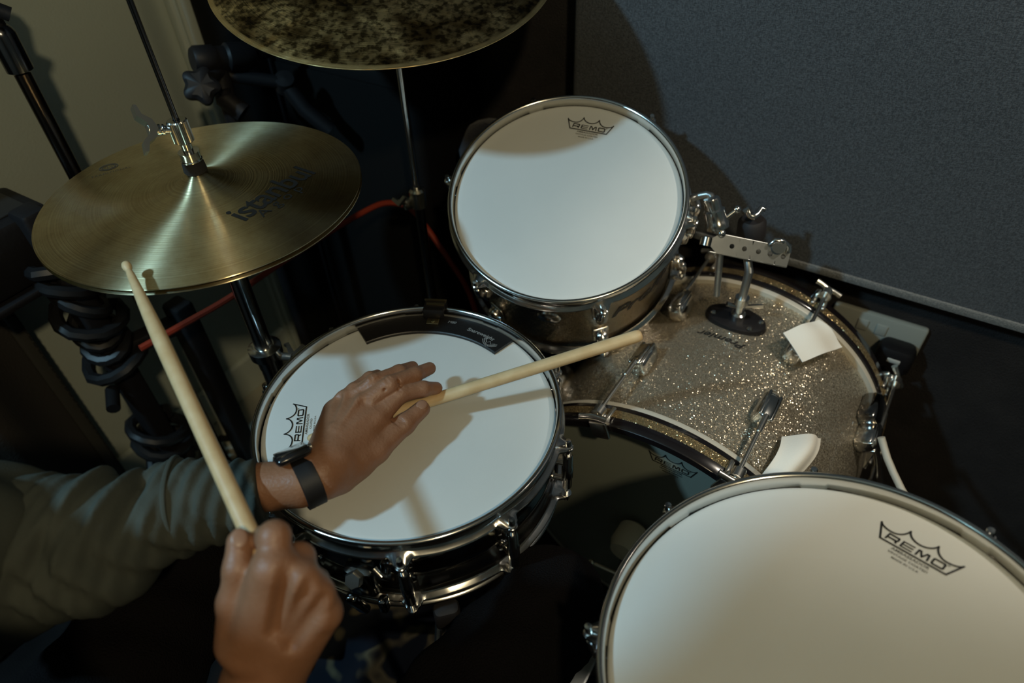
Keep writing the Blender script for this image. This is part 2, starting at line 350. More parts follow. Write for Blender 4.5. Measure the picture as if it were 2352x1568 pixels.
# curtain with a stitched hem hanging at the left
te = float(V(-.85, .875, 0) @ TL)
ct = thing('curtain', lpt(te - .3, -1.15, 0), 'dark brown curtain with a stitched hem hanging against the pale wall, left edge', 'curtain')
mb = MB(); n = 60
tt = np.linspace(te, te - .95, n); dd = -1.155 + .035 * (1 - np.cos((tt - te) * 28)) * np.clip((te - tt) / .1, 0, 1)
for sgn in (0,):
    v = []; f = []
    for i in range(n):
        for z in (0.01, 1.9):
            v.append(lpt(tt[i], dd[i], z)); 
        for z in (0.01, 1.9): v.append(lpt(tt[i], dd[i] + .006, z))
    for i in range(n - 1):
        a, c = i * 4, i * 4 + 4
        f += [(a, a + 1, c + 1, c), (a + 2, c + 2, c + 3, a + 3), (a, c, c + 2, a + 2), (a + 1, a + 3, c + 3, c + 1)]
    f += [(0, 2, 3, 1), ((n - 1) * 4, (n - 1) * 4 + 1, (n - 1) * 4 + 3, (n - 1) * 4 + 2)]
    mb.add(v, f)
mb.build('cloth', CURTAINM, ct)
mb = MB(); mb.box(lpt(te + .004, -1.146, .95), (.022, .010, 1.88), RL, .003); mb.build('hem', mat('hem_tape', (.05, .047, .038), .8), ct)
mb = MB()
for k in range(120): mb.box(lpt(te + .012, -1.1395, .02 + k * .0155), (.003, .003, .009), RL)
o = mb.build('stitching', mat('hem_thread', (.012, .012, .010), .8), ct, 0); o['kind'] = 'stuff'

# acoustic panel on the back wall
pa = float(V(.15, 1.17, 0) @ TW); pb = pa + 1.75
PT = thing('acoustic_panel', wpt((pa + pb) / 2, 1.03, .537), 'large grey woven fabric acoustic panel mounted on the dark wall, upper right', 'acoustic panel')
mb = MB(); mb.box(wpt((pa + pb) / 2, 1.03, 1.12), (pb - pa, .058, 1.166), RW, .012); mb.build('fabric_face', PANELM, PT, 50)
mb = MB(); mb.box(wpt((pa + pb) / 2, 1.001, .546), (pb - pa - .02, .006, .014), RW, .002); mb.build('lit_edge_strip', fabric('grey_edge_highlight', (.10, .105, .105), (.17, .175, .17), 600), PT, 50)  # light caught by the panel's lower edge, painted as a paler strip

# ------------------------------------------------------------------ drums
def drum_frame(c, n): 
    R = frame(n); return np.array(c, float), R
def L2W(c, R): return lambda x, y, z: c + R @ V(x, y, z)
def hoop_prof(R):
    return [(R - .007, -.026), (R - .007, -.003), (R - .0055, -.0005), (R - .003, 0), (R - .0008, -.001), (R, -.003), (R - .0012, -.0048), (R - .0042, -.0062),
            (R - .0044, -.014), (R - .002, -.0172), (R + .002, -.0185), (R + .0032, -.0205), (R + .002, -.0225), (R - .003, -.0235), (R - .0048, -.026)]
def make_hoop(mb, c, R3, R, lugs, flip=1):
    la = [math.radians(a) for a in lugs]
    def mod(a, i, r, z):
        d = min(abs((a - l + math.pi) % (2 * math.pi) - math.pi) for l in la) * R
        w = max(0, 1 - max(0, d - .0055) / .007); w = w * w * (3 - 2 * w)
        if 10 <= i <= 12: r += .0105 * w; z += -.001 * w
        # flange dips between the lugs
        if i >= 9: z -= .0035 * min(1, d / .04) * (1 - w)
        return r, z * flip
    mb.lathe(hoop_prof(R), c, R3, 288, mod, closed=True)
def tension_rod(t, c, R3, rr, a, z0, z1, m=CHROME, washer=True):
    x, y = rr * math.cos(a), rr * math.sin(a); w = L2W(c, R3)
    s = 1 if z1 < z0 else -1
    mb = MB(); mb.lathe([(1e-4, .0005), (.0030, .0003), (.0036, -.001), (.0038, -.009), (.0052, -.0095), (.0054, -.011), (.0062, -.0115), (.0064, -.0135), (1e-4, -.0136)], w(x, y, z0), R3 @ np.diag([1, s, s]), 16)
    mb.tube([w(x, y, z0 - s * .013), w(x, y, z1)], .0026, 10)
    return mb.build('tension_rod', m, t)
def make_drum(name, label, c, n, R, H, lugs, shellm, hoopm, lugkind, logo=None, headm=HEADM, lines=None, body_r=None):
    c, R3 = drum_frame(c, n); w = L2W(c, R3); base = w(0, 0, -H)
    t = thing(name, base, label, 'drum')
    sr = body_r or R - .0095
    mb = MB(); zt, zb = -.018, -H + .018
    prof = [(sr, zt), (sr, zb), (sr - .006, zb), (sr - .006, zt)]
    if lugkind == 'tube':
        prof = [(sr, zt), (sr, -.030), (sr + .0008, -.031), (sr + .0008, -.034), (sr, -.035), (sr, -H / 2 + .008), (sr + .002, -H / 2 + .004), (sr + .002, -H / 2 - .004), (sr, -H / 2 - .008), (sr, zb + .014), (sr + .0015, zb + .010), (sr, zb), (sr - .004, zb), (sr - .004, zt)]
    mb.lathe(prof, c, R3, 128, closed=True); sh = mb.build('shell', shellm, t)
    mb = MB(); make_hoop(mb, c, R3, R, lugs); mb.build('top_hoop', hoopm, t, 60)
    mb = MB(); make_hoop(mb, w(0, 0, -H), R3, R, lugs, -1); mb.build('bottom_hoop', hoopm, t, 60)
    mb = MB(); mb.lathe([(1e-4, -.0125), (.05, -.0125), (.10, -.0126), (R - .018, -.0128), (R - .013, -.0135), (R - .0095, -.0155), (R - .0078, -.019)], c, R3, 128)
    hd = mb.build('batter_head', headm, t)
    mb = MB(); mb.lathe([(1e-4, -H + .0125), (R - .013, -H + .0130), (R - .008, -H + .018)], c, R3, 96); mb.build('resonant_head', FILM, t)
    rr = R + .0108
    for a in lugs:
        a = math.radians(a); ca, sa = math.cos(a), math.sin(a)
        RR = R3 @ np.array([[ca, -sa, 0], [sa, ca, 0], [0, 0, 1]])      # local x radial
        q = lambda x, y, z: c + RR @ V(x, y, z)
        if lugkind == 'tube':
            tension_rod(t, c, R3, rr, a, -.010, -.050, hoopm); tension_rod(t, c, R3, rr, a, -H + .010, -H + .050, hoopm)
            mb = MB(); mb.lathe([(1e-4, .033), (.0045, .033), (.0062, .030), (.0062, .012), (.0072, .010), (.0072, -.010), (.0062, -.012), (.0062, -.030), (.0045, -.033), (1e-4, -.033)], q(rr, 0, -H / 2), RR, 16)
            for zz in (.016, -.016):
                mb.tube([q(sr - .001, 0, -H / 2 + zz), q(rr, 0, -H / 2 + zz)], .0042, 10); mb.lathe([(.008, 0), (.0075, .002), (.004, .0035)], q(sr, 0, -H / 2 + zz), RR @ np.array([[0, 0, 1], [0, 1, 0], [-1, 0, 0]]), 12)
            mb.build('lug', hoopm, t)
        else:
            for s in (1, -1):
                z0 = -.010 if s > 0 else -H + .010
                zc = -.058 if s > 0 else -H + .058
                tension_rod(t, c, R3, rr, a, z0, zc + s * .006)
                mb = MB(); mb.box(q(sr + .009, 0, zc - s * .004), (.020, .019, .034), RR, .007)
                mb.box(q(sr + .017, 0, zc + s * .006), (.014, .013, .020), RR, .005)
                mb.tube([q(rr, 0, zc + s * .012), q(rr, 0, zc + s * .024)], .0052, 12)
                mb.box(q(sr + .002, 0, zc - s * .004), (.005, .025, .042), RR, .002); mb.build('lug', CHROME, t)
    if logo:
        ang, r0 = logo; a = math.radians(ang); up = V(math.cos(a), math.sin(a), 0); rt = V(math.sin(a), -math.cos(a), 0)
        fn = lambda x, y: c + R3 @ (up * (r0 + y - .008) + rt * x + V(0, 0, -.0121))
        mb = MB(); mb2 = MB(); crown(mb, fn, lines or ('AMBASSADOR', 'VINTAGE COATED', 'MADE IN U.S.A.'), mb2=mb2)
        lg = mb.build('crown_emblem', INK, hd, 0); mb2.build('small_print', GREYINK, hd, 0)
    return t, c, R3, sr, hd, sh

SN = V(-.1283, .5486, .6204)
sn_l = [-16.5 + 36 * k for k in range(10)]
snare, c, R3, sr, sn_head, _ = make_drum('snare_drum', 'black nickel snare drum with white coated head, under the left hand and watch', SN, (0, -.006, 1), .1855, .138, sn_l, NICKEL, mat('snare_hoop_chrome', (.66, .65, .63), .17, 1), 'tube', (-174.7, .134), lines=('AMBASSADOR', 'COATED', 'MADE IN U.S.A.'), body_r=.1775)
w = L2W(c, R3)
# throw-off strainer at the near left
a = math.radians(-103); ca, sa = math.cos(a), math.sin(a); RR = R3 @ np.array([[ca, -sa, 0], [sa, ca, 0], [0, 0, 1]]); q = lambda x, y, z: c + RR @ V(x, y, z)
st = MB().box(q(.1775 + .011, 0, -.065), (.022, .034, .050), RR, .006).build('strainer', NICKEL, snare)
mb = MB(); mb.lathe([(1e-4, .010), (.0085, .010), (.0095, .008), (.0095, 0), (1e-4, 0)], q(.2, 0, -.045), RR @ frame((1, 0, .9)), 6)
mb.build('strainer_knob', mat('satin_chrome', (.7, .7, .66), .3, 1), st, 20)
mb = MB(); mb.box(q(.209, -.002, -.085), (.010, .014, .060), RR @ np.array(Matrix.Rotation(.25, 3, 'Y')), .004); mb.box(q(.198, .021, -.100), (.012, .010, .024), RR, .003); mb.build('strainer_lever', NICKEL, st)
mb = MB(); mb.tube([q(.186, .03, -.045), q(.196, .034, -.040), q(.200, .030, -.030), q(.196, .022, -.026)], .004, 10); mb.build('strainer_clip', CHROME, st)
# snare wires under the drum
mb = MB()
for k in range(20):
    x = -.03 + k * .06 / 19; mb.tube([w(x * ca * 0 + x, -.15, -.138 + .0095), w(x, .15, -.138 + .0095)], .0008, 5)
o = mb.build('snare_wires', STEEL, snare); o['kind'] = 'stuff'

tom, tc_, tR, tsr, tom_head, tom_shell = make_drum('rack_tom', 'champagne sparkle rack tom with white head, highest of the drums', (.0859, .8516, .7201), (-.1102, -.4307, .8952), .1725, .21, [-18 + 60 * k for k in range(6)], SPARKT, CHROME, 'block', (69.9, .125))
ft, fc, fR, fsr, ft_head, _ = make_drum('floor_tom', 'champagne sparkle floor tom with white head, in the near right corner', (.2397, .2161, .6769), (-.1836, .0907, .9783), .186, .36, [28 + 45 * k for k in range(8)], SPARK, CHROME, 'block', (38.4, .138))
# floor-tom legs
for ang in (60, 180, 300):
    a = math.radians(ang); X = fc + fR @ V((fsr + .022) * math.cos(a), (fsr + .022) * math.sin(a), -.20); d = fR @ V(0, 0, -1)
    k = (X[2] - .0) / -d[2]; mb = MB(); foot = X + d * (k - .012)
    mb.tube([X - d * .07, foot], .0048, 10); lg = mb.build('leg', CHROME, ft)
    MB().lathe([(1e-4, -.012), (.013, -.012), (.015, -.004), (.009, .014), (.005, .02)], foot + V(0, 0, .0), np.eye(3), 14).build('rubber_foot', RUBBER, lg)
    RR = fR @ np.array([[math.cos(a), -math.sin(a), 0], [math.sin(a), math.cos(a), 0], [0, 0, 1]])
    MB().box(fc + RR @ V(fsr + .014, 0, -.20), (.034, .030, .045), RR, .006).build('leg_bracket', CHROME, ft)
# script mark on a curved shell
def shell_text(parent, c, R3, r, ang, zc, s, size, rot, m=INK, bold=.02, sx=1.25, name='script_mark', shear=.35):
    v, f = text_mesh(s, size, shear=shear, bold=bold, sx=sx); v[:, 1] -= size * .35
    cr, sr_ = math.cos(rot), math.sin(rot); mb = MB(); out = []
    for x, y in v:
        X, Y = x * cr - y * sr_, x * sr_ + y * cr; a = math.radians(ang) + X / r
        out.append(c + R3 @ V((r + .0005) * math.cos(a), (r + .0005) * math.sin(a), zc + Y))
    mb.add(out, f); return mb.build(name, m, parent, 0)
shell_text(tom_shell, tc_, tR, tsr, -44, -.092, 'Premier', .040, 0.0)
# tom air-vent badge and mount bracket
a = math.radians(-104); RRt = tR @ np.array([[math.cos(a), -math.sin(a), 0], [math.sin(a), math.cos(a), 0], [0, 0, 1]])
o = MB().lathe([(.004, .004), (.012, .004), (.0165, .0025), (.018, 0)], tc_ + RRt @ V(tsr, 0, -.075), RRt @ frame((1, 0, 0), (0, 1, 0)), 24).build('vent_badge', CHROME, tom)
a = math.radians(2); RRt = tR @ np.array([[math.cos(a), -math.sin(a), 0], [math.sin(a), math.cos(a), 0], [0, 0, 1]])
br = MB().box(tc_ + RRt @ V(tsr + .012, 0, -.085), (.024, .050, .060), RRt, .008)
br.box(tc_ + RRt @ V(tsr + .028, 0, -.085), (.016, .030, .034), RRt, .006); br.build('mount_bracket', CHROME, tom)

# ------------------------------------------------------------------ muffler on the snare
mu = thing('drum_muffler', w(0, .165, -.012), 'black curved muffler clipped over the far rim of the snare drum', 'drum muffler')
a0, a1 = math.radians(41.5), math.radians(118.5)
mb = MB(); mb.lathe([(.1395, -.0118), (.1395, -.0085), (.1405, -.0075), (.1725, -.0075), (.1735, -.0085), (.1735, -.0118)], c, R3, 40, closed=True, arc=(a0, a1)); mpad = mb.build('pad', mat('black_leather', (.011, .010, .010), .42, bump=(300, .2, .001)), mu)
a = math.radians(82.4); RR = R3 @ np.array([[math.cos(a), -math.sin(a), 0], [math.sin(a), math.cos(a), 0], [0, 0, 1]]); q = lambda x, y, z: c + RR @ V(x, y, z)
mb = MB(); mb.box(q(.1675, 0, .0), (.006, .028, .018), RR, .001); mb.box(q(.178, 0, .0045), (.026, .030, .004), RR, .0015); mb.box(q(.1895, 0, -.004), (.003, .030, .018), RR, .001); clip = mb.build('clip', BLACK, mu)
mb = MB(); mb.box(q(.1875, 0, .0078), (.0022, .031, .002), RR); mb.box(q(.1795, -.001, .0072), (.0036, .025, .0016), RR); mb.build('clip_bars', BRASSM, clip)
mb = MB(); mb.box(q(.1585, .0, -.0062), (.011, .017, .002), RR, .0008); rv = mb.build('rivet_plate', BRASSM, mu); mb = MB(); mb.lathe([(1e-4, .0018), (.003, .0015), (.0036, 0)], q(.1585, 0, -.0052), RR, 14); mb.build('rivet', mat('aged_brass', (.4, .36, .2), .35, 1), rv)
def arc_text(parent, s, size, ang, r, z, m, R3, c, **k):
    v, f = text_mesh(s, size, **k); a = math.radians(ang); up = V(math.cos(a), math.sin(a), 0); rt = V(math.sin(a), -math.cos(a), 0)
    out = []
    for x, y in v:
        aa = a - x / r; rr = r + y; out.append(c + R3 @ V(rr * math.cos(aa), rr * math.sin(aa), z))
    MB().add(out, f).build('lettering', m, parent, 0)
arc_text(mpad, 'Snareweight', .0085, 56, .153, -.0071, WHITEINK, R3, c, shear=.2, bold=.01)
arc_text(mpad, 'M80', .0065, 73, .1595, -.0071, WHITEINK, R3, c, shear=.2)
mb = MB()
def mf(x, y, ang=48.5, r=.1475):
    a = math.radians(ang) - x / r; return c + R3 @ V((r + y) * math.cos(a), (r + y) * math.sin(a), -.0071)
for seg in ([(-.011, .004), (-.006, -.002), (0, -.0045), (.006, -.002), (.011, .004)], [(-.008, .0035), (-.003, -.001), (0, .003), (.003, -.001), (.008, .0035)], [(-.003, -.003), (0, -.008), (.003, -.003)], [(-.012, .0015), (-.007, -.004), (-.002, -.006)], [(.012, .0015), (.007, -.004), (.002, -.006)]):
    put(mb, stroke(np.array(seg), .0009), mf)
mb.build('winged_emblem', WHITEINK, mpad, 0)

# ------------------------------------------------------------------ bass drum
BC = V(.302, .713, .274); baz = math.radians(34.7); BA = V(math.sin(baz), math.cos(baz), 0); BR_ = V(math.cos(baz), -math.sin(baz), 0); UP = V(0, 0, 1)
BR3 = np.array([BR_, UP, -BA]).T      # local x right, y up, z toward the player (batter side)
bd = thing('bass_drum', V(.302, .713, 0), 'champagne sparkle bass drum lying on its side with black hoops, below the rack tom', 'drum')
Rb, HL = .254, .16
def B(x, y, s): return BC + BR_ * x + UP * y + BA * s
def Bc(ang, r, s): a = math.radians(ang); return B(r * math.sin(a), r * math.cos(a), s)
mb = MB(); mb.lathe([(Rb - .004, HL), (Rb - .004, -HL), (Rb - .012, -HL), (Rb - .012, HL)], BC, BR3, 160, closed=True); bshell = mb.build('shell', SPARK, bd)
for s in (1, -1):
    mb = MB(); mb.lathe([(Rb - .006, s * HL), (Rb + .0035, s * HL), (Rb + .0045, s * (HL + .003)), (Rb + .0045, s * (HL + .009)), (Rb - .006, s * (HL + .010))], BC, BR3, 160, closed=True); mb.build('flesh_hoop', FLESH, bd)
    mb = MB(); z0, z1 = HL + .010, HL + .049
    mb.lathe([(Rb - .003, s * z0), (Rb + .0065, s * z0), (Rb + .008, s * (z0 + .002)), (Rb + .008, s * (z1 - .002)), (Rb + .0065, s * z1), (Rb - .003, s * z1)], BC, BR3, 160, closed=True); hp = mb.build('wooden_hoop', LACQ, bd)
    zc = HL + .026
    mb = MB(); mb.lathe([(Rb + .0078, s * (zc - .007)), (Rb + .0087, s * (zc - .0066)), (Rb + .0087, s * (zc + .0066)), (Rb + .0078, s * (zc + .007))], BC, BR3, 160); mb.build('sparkle_inlay', SPARKG, hp, 30)
    mb = MB(); mb.lathe([(1e-4, s * (HL + .012)), (Rb - .02, s * (HL + .012)), (Rb - .010, s * (HL + .009)), (Rb - .006, s * (HL + .004))], BC, BR3, 120)
    hd = mb.build('batter_head' if s > 0 else 'front_head', mat('smoky_film', (.22, .24, .20), .42, bump=(20, .1, .002)) if s > 0 else FILM, bd)
    if s > 0:
        mb = MB(); mb2 = MB(); fn = lambda x, y: B(.012 + x, .174 + y, -(HL + .0128)); crown(mb, fn, mb2=mb2); mb.build('crown_emblem', INK, hd, 0); mb2.build('small_print', INK, hd, 0)
for k in range(9):
    ang = -19 + 40 * k; a = math.radians(ang); rad = BR_ * math.sin(a) + UP * math.cos(a); tan = BR_ * math.cos(a) - UP * math.sin(a)
    RR = np.array([rad, tan, BA]).T
    for s in (1, -1):
        q = lambda x, y, z: BC + RR @ V(x, y, z)
        sl = .070 * s
        mb = MB(); mb.box(q(Rb + .010, 0, sl), (.030, .026, .052), RR, .008); mb.box(q(Rb + .020, 0, sl + s * .004), (.014, .017, .046), RR, .005)
        for t_ in (-.008, .008): mb.box(q(Rb + .017, t_, sl), (.016, .005, .050), RR, .002)
        mb.build('lug', CHROME, bd)
        rr = Rb + .024; e = s * (HL + .055)
        mb = MB(); mb.tube([q(rr, 0, sl + s * .020), q(rr, 0, e)], .003, 10); mb.tube([q(rr, 0, sl + s * .022), q(rr, 0, sl + s * .055)], .0042, 10)
        mb.tube([q(rr, -.021, e + s * .003), q(rr + .001, -.010, e + s * .002), q(rr, 0, e), q(rr + .001, .010, e + s * .002), q(rr, .021, e + s * .003)], [.0052, .0045, .0055, .0045, .0052], 10)
        rod = mb.build('t_handle_rod', SATIN, bd)
        mb = MB(); z0 = HL + .030
        mb.tube([q(rr, 0, s * (z0 + .006)), q(rr, 0, s * (z0 + .020))], .0085, 14)
        mb.box(q(Rb + .014, 0, s * (HL + .046)), (.018, .024, .010), RR, .004); mb.box(q(Rb + .001, 0, s * (HL + .0535)), (.030, .026, .006), RR, .0025)
        for t_ in (-.009, .009): mb.box(q(Rb + .012, t_, s * (HL + .034)), (.006, .007, .030), RR, .0025)
        mb.build('claw_hook', SATIN, bd)
shell_text(bshell, BC, BR3, Rb - .004, 91, -.030, 'Premier', .0175, 0.0, name='script_mark', sx=1.25)
# spurs
for sg in (1, -1):
    p0 = Bc(58 * sg, Rb + .01, .115); p1 = Bc(64 * sg, Rb + .15, .20); p1[2] = .006; mb = MB(); mb.tube([p0, p1], .0055, 10); mb.build('spur', CHROME, bd)
    mb = MB(); a = math.radians(58 * sg); rad = BR_ * math.sin(a) + UP * math.cos(a); tan = BR_ * math.cos(a) - UP * math.sin(a); mb.box(p0, (.03, .032, .06), np.array([rad, tan, BA]).T, .008); mb.build('spur_bracket', NICKEL, bd)
# tom mount plate on the shell
pl = B(0, Rb, .078); mb = MB()
mb.lathe([(1e-4, .006), (.030, .006), (.036, .004), (.038, -.004), (.036, -.010)], B(-.002, Rb - .003, .082), np.array([BR_ * 1.25, BA * .78, UP]).T, 36); plate = mb.build('mount_plate', BLACK, bd)
mb = MB()
for dx, dz in ((-.036, -.008), (.034, .006), (.024, -.017), (-.018, .020)): MB().lathe([(1e-4, .003), (.003, .0025), (.0045, 0)], B(dx, Rb + .003, .082 + dz), np.array([BR_, BA, UP]).T, 12).build('screw', CHROME, plate)
mb = MB(); mb.lathe([(.011, 0), (.011, .010), (.008, .012), (.008, .030), (.0105, .031), (.0105, .042), (1e-4, .042)], B(0, Rb + .002, .080), np.eye(3), 18); mb.tube([B(.0, Rb + .024, .080), B(.030, Rb + .030, .092)], .004, 8); mb.tube([B(.0, Rb + .024, .080), B(-.018, Rb + .030, .070)], .004, 8); mb.build('post_clamp', CHROME, bd)

# tom holder
post = B(0, Rb, .080)
hb = thing('tom_holder', post + V(0, 0, .005), 'chrome tom holder with a perforated steel bracket standing on the bass drum', 'tom holder')
ptop = P(1715, 590, 1.015); 
def vline(px, py, xy):            # height where the vertical line through xy meets the pixel row
    return None
PB = [P(1650, 572, .985), P(1812, 596, .985)]
zt = float((PB[0][2] + PB[1][2]) / 2)
mb = MB(); mb.tube([post + V(0, 0, .03), V(post[0], post[1], zt - .02), P(1716, 585, .99)], .0062, 14); mb.build('post', STEEL, hb)
e1, e2 = P(1634, 556, .965), P(1812, 592, .975); ax = unit(e2 - e1); nf = unit(np.cross(ax, V(0, 0, 1))); 
if nf @ (EYE - e1) < 0: nf = -nf
upv = unit(np.cross(nf, ax)) ; upv = upv if upv[2] > 0 else -upv
nf2 = unit(nf * .8 + V(0, 0, 1) * .55); upv = unit(np.cross(ax, nf2)); upv = upv if upv[2] > 0 else -upv
RB = np.array([ax, upv, nf2]).T; L = np.linalg.norm(e2 - e1)
# perforated plate: strip with holes built from quads around each hole
mb = MB(); Hh = .0135; hx = [L * t for t in (.26, .42, .60, .75, .92)]
def plate_side(z, flip):
    cells = []; xs = [0] + [(hx[i] + hx[i + 1]) / 2 for i in range(4)] + [L]
    for i in range(5):
        xa, xb = xs[i], xs[i + 1]; v = []; m_ = 16
        for k in range(m_):
            a = k * 2 * math.pi / m_ + math.pi / 16
            v.append((hx[i] + .0036 * math.cos(a), .0036 * math.sin(a), z))
        for k in range(m_):
            a = k * 2 * math.pi / m_ + math.pi / 16; cx_, sy_ = math.cos(a), math.sin(a)
            dx = (xb - hx[i]) if cx_ > 0 else (hx[i] - xa); tx = dx / max(abs(cx_), 1e-6); ty = Hh / max(abs(sy_), 1e-6); t_ = min(tx, ty)
            v.append((hx[i] + t_ * cx_, t_ * sy_, z))
        f = [(k, (k + 1) % m_, m_ + (k + 1) % m_, m_ + k) for k in range(m_)]
        if flip: f = [tuple(reversed(q_)) for q_ in f]
        mb.add(np.array(v) @ RB.T + e1, f)
plate_side(.0015, True); plate_side(-.0015, False)
for x_ in hx:
    mb.lathe([(.0036, .0015), (.0036, -.0015)], e1 + RB @ V(x_, 0, 0), RB, 16)
for yy in (Hh, -Hh): mb.box(e1 + RB @ V(L / 2, yy, -.004), (L, .002, .011), RB, .0008)
mb.build('perforated_bracket', STEEL, hb, 30)
mb = MB(); mb.tube([e1 + RB @ V(-.004, .006, -.012), e1 + RB @ V(-.004, -.006, -.012)], .010, 14); mb.build('bracket_end', CHROME, hb)
mb = MB(); mb.tube([P(1655, 575, .985), P(1646, 678, 1.03)], .0050, 12); mb.build('arm_rod', STEEL, hb)
bc_ = P(1642, 492, .96); mb = MB(); dn = unit(P(1652, 535, .975) - P(1634, 455, .955))
RBc = frame(-dn); mb.lathe([(1e-4, .024), (.0105, .024), (.0115, .021), (.0115, .008), (.0150, .006), (.0150, -.010), (.0165, -.012), (.0165, -.020), (.010, -.025), (1e-4, -.026)], bc_, RBc, 22); mb.build('ball_clamp', CHROME, hb)
mb = MB(); mb.tube([bc_ + RBc @ V(.014, 0, -.01), bc_ + RBc @ V(.030, 0, -.004)], .0036, 10); mb.ball(bc_ + RBc @ V(.031, 0, -.0035), .0058, 12); mb.tube([bc_, P(1655, 540, .97)], .006, 10); mb.ball(P(1656, 536, .965), .0072, 12); mb.build('clamp_screw', CHROME, hb)
mb = MB(); tb = tc_ + tR @ V(tsr + .03, .006, -.085)
mb.tube([tb, P(1588, 456, .975), P(1606, 450, .97), P(1624, 446, .965), P(1633, 449, .962), P(1637, 460, .96), bc_], .0050, 12); mb.build('l_arm', STEEL, hb)
kc = P(1726, 525, 1.0); mb = MB(); RK = frame(unit(P(1730, 488, .98) - kc)); mb.lathe([(1e-4, .018), (.015, .018), (.020, .012), (.021, -.010), (.017, -.020), (1e-4, -.020)], kc, RK, 24); mb.build('rubber_drum_clamp', RUBBER, hb)
mb = MB(); mb.tube([P(1706, 488, .97), P(1716, 480, .97), P(1722, 495, .97), P(1730, 498, .97), P(1740, 492, .97), P(1749, 478, .97), P(1758, 481, .97)], [.0042, .0050, .0040, .006, .0040, .0042, .0035], 10); mb.build('wing_nut', CHROME, hb)
mb = MB(); mb.tube([P(1768, 562, .965), P(1780, 552, .96), P(1797, 554, .96), P(1812, 565, .965), P(1812, 580, .968)], [.0035, .004, .0045, .004, .0035], 10); mb.tube([P(1790, 566, .96), P(1790, 566, .985)], .010, 14); mb.build('wing_screw', CHROME, hb)

# gauze tape pieces on the bass drum
def tapepiece(label, rows, bumpf, thick=.0009, curl=None):
    rows = np.array(rows); m_, n_ = rows.shape[:2]; v = rows.reshape(-1, 3); off = []
    for i in range(m_):
        for j in range(n_):
            a = rows[min(i + 1, m_ - 1), j] - rows[max(i - 1, 0), j]; b2 = rows[i, min(j + 1, n_ - 1)] - rows[i, max(j - 1, 0)]; off.append(unit(np.cross(a, b2)) * thick)
    off = np.array(off); k = m_ * n_; f = []
    for i in range(m_ - 1):
        for j in range(n_ - 1):
            a = i * n_ + j; f += [(a, a + 1, a + n_ + 1, a + n_), (k + a, k + a + n_, k + a + n_ + 1, k + a + 1)]
    ed = [i for i in range(n_)] + [i * n_ + n_ - 1 for i in range(1, m_)] + [(m_ - 1) * n_ + j for j in range(n_ - 2, -1, -1)] + [i * n_ for i in range(m_ - 2, 0, -1)]
    for a, b2 in zip(ed, ed[1:] + ed[:1]): f.append((a, k + a, k + b2, b2))
    mb = MB(); mb.add(np.r_[v, v + off], f); o = mb.build('gauze_pad', PAPER, origin=v.mean(0)); tag(o, label, 'gauze pad', 'white pads on the bass drum'); return o
def onb(px, py, R):       # where the view of that spot meets the drum's cylinder
    d = ray(px, py); o = EYE - BC; d2 = d - d @ BA * BA; o2 = o - o @ BA * BA; qa, qb, qc = d2 @ d2, 2 * d2 @ o2, o2 @ o2 - R * R
    s_ = (-qb - math.sqrt(qb * qb - 4 * qa * qc)) / 2 / qa; X = EYE + d * s_ - BC
    return math.degrees(math.atan2(X @ BR_, X[2])), float(X @ BA)
def drape(cs, lift):     # bilinear patch in (angle, s) on the shell, corners cs
    R_ = []
    for i in range(15):
        row = []
        for j in range(15):
            a, b2 = i / 14, j / 14
            p = (1 - a) * (1 - b2) * np.array(cs[0]) + (1 - a) * b2 * np.array(cs[1]) + a * b2 * np.array(cs[2]) + a * (1 - b2) * np.array(cs[3])
            row.append(Bc(p[0], Rb + lift(a, b2, p), p[1]))
        R_.append(row)
    return R_
# -------- stick things
def stick(name, label, tip, butt, L=.406, r=.0073):
    tip, butt = np.array(tip), np.array(butt); d = unit(butt - tip); t = thing(name, tip, label, 'drumstick', 'pair of drumsticks')
    pr = [(1e-4, 0), (.0022, .0006), (.0042, .003), (.0048, .0065), (.0044, .010), (.0034, .0125), (.0030, .0145), (.0038, .020), (.0052, .050), (.0064, .085), (r, .12), (r, L - .006), (r - .0008, L - .002), (r - .003, L), (1e-4, L)]
    R_ = frame(d); sh = [p for p in pr if p[1] >= .0145]
    MB().lathe(sh, tip, R_, 24).build('shaft', WOOD, t); MB().lathe([p for p in pr if p[1] <= .0145], tip, R_, 20).build('bead_tip', WOOD, t)
    return t
A_ = Z(706, 1008, .6135); Bq = V(.147, .570, .699); st1 = stick('drumstick', 'wooden drumstick held across the snare drum in the left hand', A_, Bq)
T2 = P(287, 602, .70); Q2 = P(579, 1236, .53); st2 = stick('drumstick', 'wooden drumstick raised towards the hi-hat cymbal in the right hand', T2, Q2, .400)
# ------------------------------------------------------------------ gauze pads
tapepiece('square white gauze tape on the far edge of the bass drum, beside the wall socket',
          drape([onb(1797, 766, .284), onb(1880, 735, .286), onb(1934, 797, .276), onb(1840, 834, .276)], lambda a, b, p: .0345 - .007 * a + .0035 * math.sin(5 * a) * b - .003 * math.cos(7 * b)), None)
tapepiece('curled white gauze strip on the bass drum, just beyond the floor tom',
          drape([onb(1752, 1090, .262), onb(1800, 1001, .262), onb(1890, 1006, .262), onb(1836, 1095, .262)], lambda a, b, p: .004 + .016 * math.sin(math.pi * a) ** 2 + .010 * math.sin(math.pi * b)), None)

